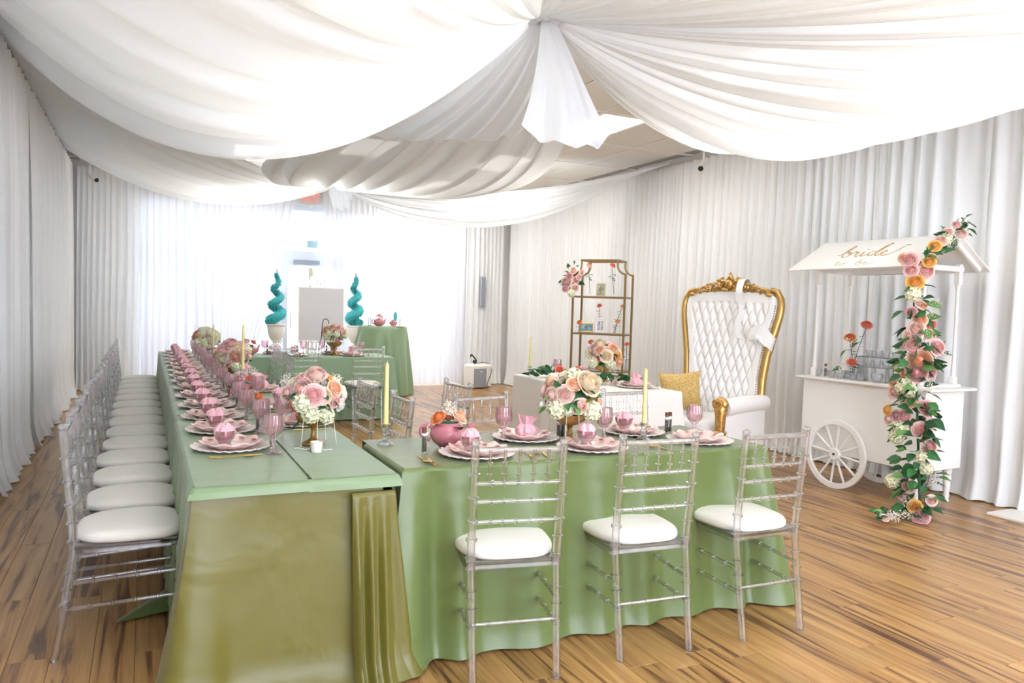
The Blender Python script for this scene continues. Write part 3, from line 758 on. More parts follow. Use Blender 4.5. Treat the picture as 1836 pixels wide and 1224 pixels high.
for k, (x_, y_, r_, lab) in enumerate([
    (1.07, 4.12, PI / 2, 'clear chair on the inner side of the long table, nearest the yellow candle'),
    (1.07, 4.86, PI / 2 + .04, 'clear chair on the inner side of the long table, second behind the yellow candle'),
    (1.07, 7.75, PI / 2, 'clear chair on the inner side of the long table, third from the far table'),
    (1.07, 8.25, PI / 2 + .05, 'clear chair on the inner side of the long table, second from the far table'),
    (1.07, 8.75, PI / 2, 'clear chair tucked in the corner of the long and far tables'),
    (1.81, 3.86, PI + .15, 'clear chair behind the front table, showing its back above the pink teapot'),
    (1.66, 4.75, PI / 2 + .1, 'clear chair standing sideways behind the front table, beyond the teapot'),
    (2.83, 3.92, PI + .1, 'clear chair behind the front table, to the right of the peony centrepiece'),
    (1.60, 8.93, 0, 'clear chair on the near side of the far table, left of the pair'),
    (2.31, 8.86, 0.03, 'clear chair on the near side of the far table beside the round green table'),
    (1.45, 10.12, PI, 'clear chair behind the far table, left one below the white board'),
    (2.15, 10.12, PI, 'clear chair behind the far table, right one below the white board')]):
    dup(chair0, (x_, y_, 0), r_, lab, GC)

# ================================================================== TABLEWARE
M_lace = pmat('lace_glass_charger', (238, 226, 220), .35, noise=.08, nscale=80, bump=.3, bscale=90)
M_plate = pmat('blush_china', (240, 208, 200), .25, noise=.06, nscale=30, coat=.3)
M_cream = pmat('china_cream', (246, 234, 226), .25, coat=.3)
M_print = pmat('rose_print', (196, 112, 112), .4)
M_organza = pmat('pink_organza', (244, 188, 198), .5, sheen=.4)
M_gcut = pmat('gold_cutlery', (222, 190, 104), .25, .9)
M_cork = pmat('cork', (120, 78, 58), .9, noise=.2, nscale=60)
M_tea = pmat('dried_tea', (88, 66, 54), .9, noise=.5, nscale=180)
M_candle = pmat('yellow_wax', (236, 222, 150), .5)
M_candle2 = pmat('ivory_wax', (240, 222, 190), .5)
def scallop(prof, n, lobes, amp, wav=0.):
    V = []
    R = max(r for r, z in prof)
    for (r, z) in prof:
        for i in range(n):
            a = 2 * PI * i / n; f = (r / R) ** 3
            rr = r * (1 + amp * f * math.cos(lobes * a)); V.append((rr * math.cos(a), rr * math.sin(a), z + wav * f * math.cos(lobes * a)))
    return MB().grid(V, n, len(prof), closed=True)
ch_me = scallop([(.001, .006), (.1, .006), (.12, .01), (.150, .016), (.165, .018), (.165, .014), (.145, .01), (.115, .0), (.001, .0)], 96, 24, .025, .003).mesh('c', M_lace)
pl_me = scallop([(.001, .010), (.078, .010), (.098, .018), (.126, .030), (.130, .031), (.128, .025), (.098, .010), (.08, 0), (.001, 0)], 80, 10, .03, .005).mesh('p', M_plate)
well = scallop([(.001, .0115), (.07, .0115), (.076, .0105)], 40, 8, .0).mesh('w', M_cream)
pr = MB()
for i in range(9):
    a = 2 * PI * i / 9 + .3; q = Vector((math.cos(a) * .104, math.sin(a) * .104, .0245))
    for j in range(6):
        b = 2 * PI * j / 6; c = q + Vector((math.cos(b) * .007, math.sin(b) * .007, .0005)); 
        pr.lathe([(.0, .0008), (.006, .0005)], 8, c, cap=False)
pr_me = pr.mesh('pr', M_print)
def cup_meshes():
    g = MB().lathe([(.016, 0), (.027, .0), (.028, .004), (.022, .009), (.025, .015), (.037, .030), (.044, .048), (.046, .066), (.0435, .066), (.041, .048), (.034, .032), (.0, .015)], 32, ribs=16, rib=.02, z0=.03, z1=.08)
    fl_ = MB(); V = []; n = 40; w = noise1(77, 8, 2, 7)
    prof = [(.0, .018), (.024, .021), (.034, .034), (.039, .05), (.041, .064), (.034, .082), (.018, .094), (.0, .092)]
    for k, (r, z) in enumerate(prof):
        for i in range(n):
            a = 2 * PI * i / n; f = 1 + (.0 if k < 3 else .14) * math.sin(5 * a + k * 1.1) + (0 if k < 3 else .08 * math.sin(11 * a - k))
            V.append((r * f * math.cos(a), r * f * math.sin(a), z + (.004 * math.sin(7 * a + k) if k > 3 else 0)))
    fl_.grid(V, n, len(prof), closed=True)
    return g.mesh('cup', M_pinkg), fl_.mesh('fill', M_organza)
cup_me, fill_me = cup_meshes()
def pouch_mesh():
    V = []; n = 40
    prof = [(.0, .0), (.04, .0), (.052, .02), (.05, .04), (.036, .055), (.03, .06), (.042, .075), (.05, .09)]
    for k, (r, z) in enumerate(prof):
        for i in range(n):
            a = 2 * PI * i / n; f = 1 + .1 * math.sin(7 * a + k * .7) + .06 * math.sin(13 * a)
            V.append((r * f * math.cos(a), r * f * math.sin(a), z + (.02 * max(0, math.cos(a - .6)) if k > 5 else 0)))
    return MB().grid(V, n, len(prof), closed=True).mesh('pouch', M_organza)
pouch_me = pouch_mesh()
gob = MB().lathe([(.0, .0), (.034, .0), (.035, .003), (.012, .008), (.009, .014), (.014, .022), (.009, .03), (.0065, .045), (.010, .056), (.009, .064), (.018, .072), (.033, .088), (.040, .108), (.040, .125), (.038, .165), (.0365, .165), (.037, .125), (.036, .108), (.028, .09), (.0, .078)], 84, ribs=14, rib=.05, z0=.07, z1=.15, cap=False)
gob_me = gob.mesh('goblet', M_pinkg, sharp=25)
tube_g = MB().lathe([(.0, .0), (.008, .001), (.0105, .008), (.0105, .092), (.0118, .094), (.0118, .098), (.0092, .098), (.0092, .01), (0, .006)], 14, cap=False).mesh('tube', M_glass)
tube_t = MB().lathe([(.0, .007), (.0085, .009), (.0085, .07), (0, .072)], 12, cap=False).mesh('tea', M_tea)
tube_c = MB().lathe([(.0, .082), (.0085, .082), (.0105, .112), (0, .112)], 12, cap=False).mesh('cork', M_cork)
rb = MB().lathe([(.0112, .078), (.0125, .08), (.0125, .086), (.0112, .088)], 14, cap=False); rb.box(.012, .014, -.004, .004, .035, .082); rb.box(.012, .03, -.001, .001, .078, .09)
tube_r = rb.mesh('ribbon', pmat('white_ribbon', (244, 240, 236), .6))
def cutlery(kind):
    m = MB(); P = [(0, -.085, .004), (0, -.05, .0035), (0, 0, .004), (0, .035, .006), (0, .05, .005)]
    m.tube(P, [.004, .0036, .0026, .0024, .004], 8, flat=.5)
    if kind == 'spoon':
        m.lathe([(.001, .001), (.012, .0025), (.0155, .006), (.0145, .0062), (.011, .0035), (.0, .002)], 16, cap=False, M=Matrix.Translation((0, .072, .001)) @ Matrix.Diagonal((1, 1.45, 1, 1)))
    elif kind == 'fork':
        m.box(-.011, .011, .048, .062, .003, .0045, b=.001)
        for i in range(4): m.tube([(-.009 + .006 * i, .06, .0038), (-.009 + .006 * i, .085, .005), (-.0085 + .0057 * i, .1, .004)], [.0019, .0016, .0008], 6)
    else:
        V = []
        for (y, a, b) in ((.045, -.004, .004), (.06, -.007, .006), (.09, -.008, .006), (.115, -.007, .005), (.13, .0, .004)):
            V += [(a, y, .0025), (b, y, .0025), (b, y, .0045), (a, y, .0045)]
        for k in range(4):
            o = k * 4; m.add([], []); 
        base = len(m.v); m.v.extend(V)
        for k in range(4):
            o = base + k * 4
            for q in range(4): m.f.append((o + q, o + (q + 1) % 4, o + 4 + (q + 1) % 4, o + 4 + q))
        m.f.append((base + 16, base + 17, base + 18, base + 19))
    return m.mesh(kind, M_gcut)
cut = {k: cutlery(k) for k in ('spoon', 'fork', 'knife')}
rs_ = random.Random(11)
def setting(x, y, rot, where, cupo=(0, .0), cup='cup', tubeo=(.13, .17), gobo=(.16, .15), tz=TZ, tubes=1, cutl=True, cutside=None, far=False):
    """local +y looks from the diner to the middle of the table"""
    Rm = Matrix.Rotation(rot, 4, 'Z')
    def wp(a, b, c=0): v = Rm @ Vector((a, b, 0)); return (x + v.x, y + v.y, tz + c)
    link('charger_plate', ch_me, None, wp(0, 0, .001), rot, label='lacy cream charger at ' + where, cat='plate', group='lace charger plates')
    p = link('scalloped_plate', pl_me, None, wp(rs_.uniform(-.008, .008), rs_.uniform(-.008, .008), .009), rot + rs_.uniform(0, 1), label='scalloped blush plate at ' + where, cat='plate', group='blush dinner plates')
    link('well', well, p); link('floral_print', pr_me, p, kind='stuff')
    if cup == 'cup':
        c = link('dessert_cup', cup_me, None, wp(cupo[0], cupo[1], .0215), rs_.uniform(0, 3), label='pink glass cup at ' + where, cat='cup', group='pink glass cups')
        link('organza_filling', fill_me, c)
    elif cup == 'pouch':
        link('organza_pouch', pouch_me, None, wp(cupo[0], cupo[1], .0215), rs_.uniform(0, 3), label='pink organza pouch at ' + where, cat='favour bag', group='pink organza pouches')
    if gobo: link('goblet', gob_me, None, wp(gobo[0] + rs_.uniform(-.01, .01), gobo[1] + rs_.uniform(-.01, .01), .0035), rs_.uniform(0, 3), label='pink goblet at ' + where, cat='glass', group='pink glass goblets')
    for q in range(tubes):
        tq = link('tea_tube', tube_g, None, wp(tubeo[0] + q * .028, tubeo[1] + q * .01, .0035), rs_.uniform(-1, 1), label='corked tea tube at %s%s' % (where, ', inner one' if q else ''), cat='test tube', group='corked tea tubes')
        link('tea_leaves', tube_t, tq); link('cork_stopper', tube_c, tq); link('ribbon_tag', tube_r, tq)
    if cutl:
        for kd, dx, da in (('fork', -.2, .03), ('knife', .195, -.02), ('spoon', .225, .05)):
            link(kd, cut[kd], None, wp(dx, -.02, .0035), rot + da + rs_.uniform(-.05, .05), label='gold %s at %s' % (kd, where), cat=kd, group='gold ' + kd + 's')
for k in range(14):
    o_ = ['the wall-side place nearest the camera', 'the second wall-side place', 'the third wall-side place', 'the fourth wall-side place', 'the fifth wall-side place', 'the sixth wall-side place', 'the seventh wall-side place', 'the eighth wall-side place', 'the ninth wall-side place', 'the tenth wall-side place', 'the eleventh wall-side place', 'the twelfth wall-side place', 'the thirteenth wall-side place', 'the last wall-side place by the window'][k]
    setting(.345, 3.53 + .475 * k, -PI / 2, o_ + ' of the long table', cupo=(0.03, -.03), gobo=(.17, .15) if k == 0 else (.13, .16), tubeo=(.06, .165), tz=TZ + (.0045 if k < 2 else .0015))
IN = [(4.12, 'nearest the yellow candle'), (4.86, 'second behind the yellow candle'), (5.75, 'third from the camera'), (6.7, 'fourth from the camera'), (7.7, 'fifth from the camera'), (8.3, 'sixth from the camera')]
for k, (yy, lb) in enumerate(IN):
    setting(.755, yy, PI / 2, 'the inner long-table place ' + lb, cup='pouch' if k % 2 == 0 else 'cup', gobo=(-.14, .12) if k != 1 else (.2, .1), tubeo=(.1, .16), tz=TZ + (.0045 if k < 1 else .0015))
FZ = TZ + .0105
setting(1.31, 3.06, 0, 'the left front seat of the front table', cupo=(-.03, .0), gobo=(.26, .27), tubeo=(-.21, .09), tz=FZ, cutl=False)
setting(1.885, 3.04, 0, 'the middle front seat of the front table', cupo=(-.02, .02), gobo=(.17, .17), tubeo=(-.2, .6), tubes=0, tz=FZ, cutl=False)
setting(2.53, 3.06, 0, 'the right front seat of the front table', cup=None, gobo=(.07, .12), tubes=0, tz=FZ, cutl=False)
setting(1.70, 3.36, PI, 'the back of the front table, left of the peonies', cup='pouch', gobo=None, tubes=2, tubeo=(-.19, .03), tz=FZ, cutl=False)
setting(2.34, 3.37, PI, 'the back of the front table, behind the candle', cupo=(.06, .0), gobo=None, tubes=2, tubeo=(-.2, .05), tz=FZ, cutl=False)
for (x_, y_, a_, kd, lab) in [(1.05, 3.03, .9, 'spoon', 'left of the first front place'), (1.075, 3.01, .8, 'knife', 'left of the first front place'), (1.06, 2.985, 1.0, 'fork', 'left of the first front place'),
                              (1.60, 3.06, .55, 'spoon', 'between the two left front places'), (1.625, 3.05, .65, 'knife', 'between the two left front places'), (1.53, 3.0, .8, 'fork', 'between the two left front places'),
                              (2.2, 3.06, .8, 'spoon', 'between the two right front places'), (2.22, 3.03, .9, 'knife', 'between the two right front places'), (2.27, 3.1, 1.1, 'fork', 'between the two right front places'),
                              (1.98, 3.42, 1.2, 'spoon', 'behind the peony centrepiece'), (2.03, 3.41, 1.3, 'knife', 'behind the peony centrepiece'), (2.72, 3.2, .5, 'fork', 'at the right end')]:
    link(kd, cut[kd], None, (x_, y_, FZ + .0035), a_ + PI / 2 + .6, label='gold %s on the front table, %s' % (kd, lab), cat=kd, group='gold ' + kd + 's')
for k, (x_, lb) in enumerate([(1.60, 'left near-side seat'), (2.31, 'right near-side seat')]):
    setting(x_, 9.36, 0, 'the %s of the far table' % lb, tz=TZ + .001, cup='pouch' if k else 'cup', gobo=(.15, .15), tubes=2, tubeo=(.05, .2))
setting(1.45, 9.68, PI, 'the left window-side seat of the far table', tz=TZ + .001, gobo=(.16, .1), tubes=1)
setting(2.15, 9.68, PI, 'the right window-side seat of the far table', tz=TZ + .001, gobo=(.16, .1), tubes=1)
setting(3.83, 5.5, PI / 2, 'the near end of the white couple table', cup='pouch', gobo=None, tubes=0, tz=TZ + .001)
setting(3.80, 6.35, PI / 2, 'the far end of the white couple table', cup='cup', gobo=(.15, .2), tubes=1, tz=TZ + .001)

# ================================================================== FLOWERS
def rose_mesh(name, r, mat, seed, layers=None, wide=1.):
    rr = random.Random(seed); m = MB()
    layers = layers or [(2, .10, .98, -.3), (3, .20, 1.0, -.25), (3, .32, .98, -.1), (4, .46, .92, .02), (4, .60, .82, .10), (5, .76, .66, .18), (6, .90, .46, .26)]
    for li, (n, rad, hh, curl) in enumerate(layers):
        for i in range(n):
            th = 2 * PI * i / n + li * 1.1 + rr.uniform(-.15, .15); wid = (PI / n) * 1.35 * wide; V = []
            kk = rr.uniform(.93, 1.05)
            for b in range(5):
                bb = b / 4; q = bb ** .75
                for a in range(6):
                    aa = a / 5 * 2 - 1
                    round_ = 1 - .16 * (aa ** 2) * bb ** 2
                    ang = th + aa * wid * (.5 + .5 * min(1, bb * 1.6))
                    R = rad * (.45 + .55 * math.sin(min(1, bb * 1.3) * PI / 2)) + (curl * rad * max(0, bb - .5) * 1.6) + (.045 * aa if li < 5 else .03 * aa)
                    z = (hh * q * round_ - max(0, curl) * .5 * bb ** 5) * kk - .3
                    V.append((r * R * math.cos(ang), r * R * math.sin(ang), r * z))
            m.grid(V, 6, 5)
    m.lathe([(0, -.36 * r), (.35 * r, -.28 * r), (.62 * r, -.08 * r), (.52 * r, .12 * r), (.34 * r, .36 * r), (.16 * r, .56 * r), (0, .6 * r)], 12, cap=False)
    return m.mesh(name, mat, sharp=None)
def hyd_mesh(name, r, mat, seed):
    rr = random.Random(seed); m = MB()
    for i in range(34):
        z = 1 - 1.5 * (i + .5) / 34; a = i * 2.39996; q = math.sqrt(max(0, 1 - z * z))
        d = Vector((q * math.cos(a), q * math.sin(a), z)); c = d * r * .82; e1 = d.orthogonal().normalized(); e2 = d.cross(e1)
        tw = rr.uniform(0, 1.5)
        for k in range(4):
            b = tw + k * PI / 2; u = e1 * math.cos(b) + e2 * math.sin(b); v = d.cross(u)
            L = r * .34
            m.add([c, c + u * L * .5 + v * L * .42 + d * r * .07, c + u * L + d * r * .10, c + u * L * .5 - v * L * .42 + d * r * .07], [(0, 1, 2), (0, 2, 3)])
    m.ball((0, 0, 0), r * .72, 10, 7)
    return m.mesh(name, mat, smooth=False)
def breath_mesh(name, r, seed, n=70):
    rr = random.Random(seed); m = MB(); st = MB()
    for i in range(n):
        d = Vector((rr.gauss(0, 1), rr.gauss(0, 1), abs(rr.gauss(0, 1)) + .1)).normalized() * r * (.45 + .6 * rr.random())
        m.octa(d, r * .07)
        if i % 3 == 0: m.add([(0, 0, 0), (.0015, 0, 0), tuple(d)], [(0, 1, 2)])
    return m.mesh(name, M_breath, smooth=False)
def leaf_mesh(name, L, mat, w=.36):
    m = MB(); V = []
    for i, (t, q) in enumerate(((0, .02), (.15, .6), (.35, 1.), (.6, .85), (.82, .42), (1, .02))):
        for s in (-1, -.5, 0, .5, 1): V.append((s * q * w * L * .5 * 1.0, t * L, (.10 * L * abs(s) * q) - .22 * L * t * t))
    m.grid(V, 5, 6); return m.mesh(name, mat, sharp=None)
M_breath = pmat('babys_breath', (248, 244, 232), .7)
FC = {'blush': ((248, 220, 208), (240, 178, 164)), 'pink': ((246, 204, 200), (234, 156, 154)), 'peach': ((252, 208, 176), (246, 160, 120)), 'coral': ((244, 146, 120), (228, 98, 76)),
      'cream': ((248, 232, 204), (236, 204, 150)), 'mauve': ((230, 182, 182), (200, 128, 136)), 'orange': ((246, 150, 80), (230, 100, 40)), 'amber': ((250, 200, 110), (240, 160, 60)), 'white': ((248, 246, 238), (240, 232, 210))}
PEO = [(3, .12, .9, -.3), (4, .26, .98, -.25), (5, .42, 1.0, -.15), (6, .58, .98, -.08), (6, .74, .88, .0), (7, .88, .70, .06), (7, 1.0, .46, .14)]
FM = {}
def flower_me(kind, colr, r):
    key = (kind, colr, round(r, 3))
    if key in FM: return FM[key]
    sd = len(FM) * 7 + 3
    if kind == 'rose': me = rose_mesh('rose', r, petal_mat('petal_%s_%d' % (colr, int(r * 1000)), *FC[colr], r), sd)
    elif kind == 'peony': me = rose_mesh('peony', r, petal_mat('peony_%s_%d' % (colr, int(r * 1000)), *FC[colr], r), sd, PEO, 1.15)
    elif kind == 'hydrangea': me = hyd_mesh('hydrangea', r, pmat('hydrangea_cream', (238, 238, 204), .7, noise=.1, nscale=40), sd)
    elif kind == 'babys_breath': me = breath_mesh('breath', r, sd)
    elif kind == 'leaf': me = leaf_mesh('leaf', r, {'green': M_green, 'dark': M_leafd, 'olive': M_leafo, 'light': pmat('leaf_light', (104, 150, 80), .55, noise=.12, nscale=30)}[colr], .62)
    FM[key] = me; return me
LBL = {'blush': 'blush pink', 'pink': 'pink', 'peach': 'peach', 'coral': 'coral', 'cream': 'cream', 'mauve': 'dusky mauve', 'orange': 'orange', 'amber': 'amber yellow', 'white': 'white', 'green': 'green', 'dark': 'dark green', 'olive': 'olive yellow', 'light': 'light green'}
def put_flower(parent, kind, colr, r, pos, d, roll=0.):
    q = Vector(d).normalized().to_track_quat('Z', 'Y')
    if kind == 'leaf': q = Vector(d).normalized().to_track_quat('Y', 'Z')
    q = q @ Quaternion((0, 1, 0) if kind == 'leaf' else (0, 0, 1), roll)
    kw = {}
    if kind == 'babys_breath': kw['kind'] = 'stuff'
    elif kind != 'hydrangea': kw['label'] = LBL[colr] + ' ' + kind
    link(kind, flower_me(kind, colr, r), parent, pos, q, **kw)
CAMR = Vector((RM[0][0], RM[1][0], RM[2][0])); CAMU = Vector((RM[0][1], RM[1][1], RM[2][1]))
def bouquet(label, C, R, mpp, pc, spec, seed, squash=.8, fill=22, group='flower centrepieces', name='flower_arrangement', cols=('blush', 'peach', 'cream', 'pink')):
    """spec: (kind, colour, px, py, radius_px) seen from the camera side; the rest of the dome is filled round the back"""
    o = thing(name, label, 'flowers', C, 0, group); rr = random.Random(seed); C = Vector(C)
    toc = (CAMP - C); toc.z *= .3; toc.normalize(); rt = UP.cross(toc).normalized(); up = toc.cross(rt) 
    dirs = []
    for (kind, colr, px, py, rp) in spec:
        dx, dy = (px - pc[0]) * mpp, -(py - pc[1]) * mpp; r = rp * mpp
        q = min(.97, math.hypot(dx, dy) / R); h = R * math.sqrt(1 - q * q) * .75
        p = rt * dx + up * dy + toc * max(0, h - r * .4); dirv = p.normalized() + toc * .35
        put_flower(o, kind, colr, r * (1.0 if kind != 'leaf' else 1.6), p * .92, dirv, rr.uniform(0, 6)); dirs.append(p.normalized())
    for i in range(fill * 4):
        a = i * 2.39996; z = 1 - 1.35 * (i + .5) / (fill * 4); q = math.sqrt(max(0, 1 - z * z)); dv = Vector((q * math.cos(a), q * math.sin(a), z))
        if min([(dv - e).length for e in dirs] or [9]) < .42: continue
        if z < -.3: continue
        kd = rr.choice(['rose', 'rose', 'hydrangea', 'peony']); rad = R * rr.uniform(.3, .38)
        put_flower(o, kd, rr.choice(cols), round(rad, 2), Vector((dv.x, dv.y, dv.z * squash)) * (R - rad * .6), dv, rr.uniform(0, 6)); dirs.append(dv)
    for i in range(14):
        a = rr.uniform(0, 6.28); z = rr.uniform(-.45, .3); dv = Vector((math.cos(a), math.sin(a), z)).normalized()
        put_flower(o, 'leaf', rr.choice(['green', 'light', 'dark']), .055, dv * R * .7, dv + Vector((0, 0, -.2)), rr.uniform(-1, 1))
    MB().ball((0, 0, -R * .12), R * .62, 12, 8, (1, 1, .75)).obj('foam_core', M_leafd, o)
    return o
def compote(label, loc, s=1., pearls=True, group='gold compote bowls'):
    o = thing('compote_bowl', label, 'bowl', loc, .4, group)
    MB().lathe([(0, .036), (.012, .036), (.014, .045), (.010, .055), (.013, .075), (.02, .085), (.05, .094), (.074, .112), (.082, .14), (.078, .14), (.06, .112), (.0, .1)], 32, cap=False).obj('bowl', M_gold, o)
    b = MB(); b.lathe([(.0, .0), (.047, .0), (.052, .006), (.048, .013), (.03, .02), (.018, .03), (.012, .037), (0, .037)], 32, ribs=4, rib=.12, z0=0, z1=.02, cap=False)
    b.obj('foot', M_gold, o)
    if pearls:
        for k, a in enumerate((3.6, 4.3, 5.5, .4)):
            p = MB(); X, Y = .085 * math.cos(a), .085 * math.sin(a)
            for i in range(24): p.ball((X * (1 + .01 * i), Y * (1 + .01 * i), .145 - .0058 * i - .002), .0026, 6, 4)
            p.obj('pearl_strand', M_pearl, o)
    o.scale = (s, s, s)
    return o
compote('gold compote bowl with pearl strands on the near end of the long table', (.695, 3.51, TZ + .0085))
bouquet('peony and rose centrepiece with a red-centred blush bloom, near end of the long table', (.695, 3.51, .985), .14, .00251, (565, 705), [
    ('peony', 'blush', 568, 661, 18), ('peony', 'blush', 547, 690, 25), ('rose', 'cream', 584, 700, 16), ('rose', 'coral', 532, 720, 13), ('rose', 'peach', 603, 687, 16), ('rose', 'pink', 604, 711, 12),
    ('rose', 'pink', 516, 698, 15), ('hydrangea', 'white', 560, 735, 19), ('hydrangea', 'white', 588, 737, 17), ('rose', 'white', 615, 719, 12), ('babys_breath', 'white', 517, 675, 16), ('babys_breath', 'white', 605, 670, 14),
    ('babys_breath', 'white', 578, 674, 12), ('rose', 'amber', 594, 666, 6), ('leaf', 'green', 607, 731, 12), ('leaf', 'dark', 538, 748, 12)], 1)
compote('gold compote bowl with pearl strands in the middle of the front table', (1.86, 3.21, FZ + .004))
bouquet('cream peony and pink rose centrepiece in the middle of the front table', (1.86, 3.21, 1.0), .145, .00266, (1027, 703), [
    ('rose', 'blush', 1016, 697, 17), ('rose', 'blush', 1045, 720, 16), ('rose', 'peach', 1033, 677, 14), ('peony', 'cream', 1060, 677, 24), ('rose', 'blush', 990, 701, 15), ('hydrangea', 'white', 1001, 728, 20),
    ('hydrangea', 'white', 1068, 729, 21), ('rose', 'white', 973, 721, 12), ('leaf', 'olive', 1057, 706, 16), ('leaf', 'dark', 1036, 708, 14), ('leaf', 'green', 1005, 683, 14), ('leaf', 'light', 981, 727, 14), ('rose', 'peach', 1083, 712, 8),
    ('hydrangea', 'white', 1024, 728, 12), ('leaf', 'olive', 1038, 693, 12), ('babys_breath', 'white', 1000, 668, 12)], 2)
def rand_spec(pc, Rp, seed, cols, n=16):
    rr = random.Random(seed); out = []
    for i in range(n):
        a = i * 2.39996; q = math.sqrt((i + .5) / n) * .85
        kd = rr.choice(['rose', 'rose', 'rose', 'hydrangea', 'peony', 'babys_breath'])
        out.append((kd, rr.choice(cols), pc[0] + q * Rp * math.cos(a), pc[1] + q * Rp * math.sin(a) * .85, Rp * {'rose': .27, 'hydrangea': .34, 'peony': .36, 'babys_breath': .3}[kd]))
    return out
compote('gold compote bowl on the long table behind the tall ivory candle', (.62, 6.35, TZ + .002), .95)
bouquet('blush and cream flower centrepiece on the long table behind the tall ivory candle', (.62, 6.35, .975), .145, .0043, (0, 0), rand_spec((0, 0), 33, 5, ['blush', 'cream', 'peach', 'pink', 'cream']), 3)
compote('gold compote bowl at the window end of the long table', (.60, 8.9, TZ + .002), .95)
bouquet('pink and white flower centrepiece at the window end of the long table', (.60, 8.9, .975), .145, .006, (0, 0), rand_spec((0, 0), 24, 8, ['pink', 'cream', 'white', 'peach']), 4)
compote('gold compote bowl on the white couple table', (3.82, 6.0, TZ + .001), 1.1)
bouquet('peach and cream flower centrepiece on the white couple table', (3.82, 6.0, 1.0), .165, .0051, (1113, 650), [
    ('peony', 'blush', 1094, 640, 12), ('rose', 'coral', 1105, 652, 8), ('rose', 'cream', 1116, 640, 9), ('rose', 'peach', 1129, 635, 10), ('peony', 'cream', 1102, 628, 11), ('leaf', 'olive', 1131, 648, 9), ('rose', 'peach', 1141, 660, 11),
    ('hydrangea', 'white', 1092, 662, 11), ('hydrangea', 'white', 1124, 664, 11), ('babys_breath', 'white', 1111, 624, 9), ('rose', 'amber', 1138, 648, 8), ('leaf', 'green', 1112, 664, 8)], 5)
compote('gold compote bowl on the far table', (2.12, 9.52, TZ + .001), 1.15, pearls=False)
bouquet('round blush flower ball on the far table in front of the white board', (2.12, 9.52, 1.02), .15, .0068, (0, 0), rand_spec((0, 0), 22, 12, ['blush', 'peach', 'pink', 'peach']), 6, cols=('blush', 'peach', 'pink'))
# pink teapots with flowers
M_tpot = pmat('dusty_pink_ceramic', (196, 120, 132), .22, coat=.5)
def teapot(label, flab, loc, s, rot, fl, seed):
    o = thing('teapot', label, 'teapot', loc, rot, 'pink teapot vases')
    MB().lathe([(0, .0), (.035, .0), (.04, .004), (.062, .022), (.075, .048), (.072, .07), (.055, .09), (.046, .094), (.046, .1), (.042, .1), (.042, .092), (0, .08)], 32, cap=False).obj('body', M_tpot, o)
    MB().tube(smooth_path([(-.062, 0, .078), (-.085, 0, .088), (-.11, 0, .075), (-.108, 0, .048), (-.072, 0, .026)], 5), .008).obj('handle', M_tpot, o)
    MB().tube(smooth_path([(.06, 0, .035), (.085, 0, .055), (.095, 0, .085), (.11, 0, .1)], 5), [.02] * 5 + [.013] * 5 + [.009] * 6).obj('spout', M_tpot, o)
    p = MB()
    for i in range(20): p.ball((-.078 - .02 * math.sin(i / 19 * PI), -.012, .092 - .0046 * i), .0028, 6, 4)
    p.lathe([(0, 0), (.008, .002), (0, .006)], 8, (-.08, -.012, 0)); p.obj('pearl_strand', M_pearl, o)
    o.scale = (s,) * 3
    f = thing('flower_bunch', flab, 'flowers', (loc[0], loc[1], loc[2] + .095 * s), rot, 'flower bunches in teapots')
    rr = random.Random(seed)
    for (kd, c, r, dx, dy, dz) in fl: put_flower(f, kd, c, r, (dx, dy, dz), (dx, dy - .02, dz + .03) if kd != 'leaf' else (dx, dy, dz), rr.uniform(0, 6))
    MB().lathe([(0, -.02), (.036, -.015), (.04, .0), (.0, .02)], 10, cap=False).obj('stems', M_leafd, f)
teapot('dusty pink teapot with pearl string on the front table', 'orange roses and white filler flowers in the front table teapot', (1.255, 3.27, FZ + .004), 1.1, -.35,
       [('rose', 'orange', .036, -.045, -.02, .03), ('rose', 'peach', .04, .05, 0, .03), ('rose', 'peach', .03, -.06, .03, .015), ('babys_breath', 'white', .045, .0, .0, .04), ('babys_breath', 'white', .035, .0, .01, .075), ('leaf', 'dark', .06, .03, -.045, -.005), ('rose', 'coral', .028, .0, .05, .02)], 1)
teapot('dusty pink teapot on the long table in front of the second centrepiece', 'pink roses and white filler flowers in the long table teapot', (.60, 5.35, TZ + .003), 1.0, .3,
       [('rose', 'pink', .036, -.045, -.02, .03), ('rose', 'coral', .034, .03, -.02, .03), ('babys_breath', 'white', .05, .05, 0, .06), ('babys_breath', 'white', .05, .0, .03, .05), ('leaf', 'green', .06, .03, -.04, 0)], 2)
teapot('dusty pink teapot at the left end of the far table', 'two pink roses in the teapot at the left of the far table', (1.10, 9.4, TZ + .001), 1.2, .3,
       [('rose', 'pink', .045, -.05, -.02, .05), ('rose', 'coral', .04, .05, 0, .04), ('leaf', 'green', .06, 0, -.04, 0)], 3)
teapot('small pink teapot on the tall round table', 'pink rose in the small teapot on the tall round table', (3.27, 11.62, 1.064), 1.1, .2,
       [('rose', 'pink', .05, .0, -.01, .05), ('rose', 'blush', .035, .04, 0, .03)], 4)
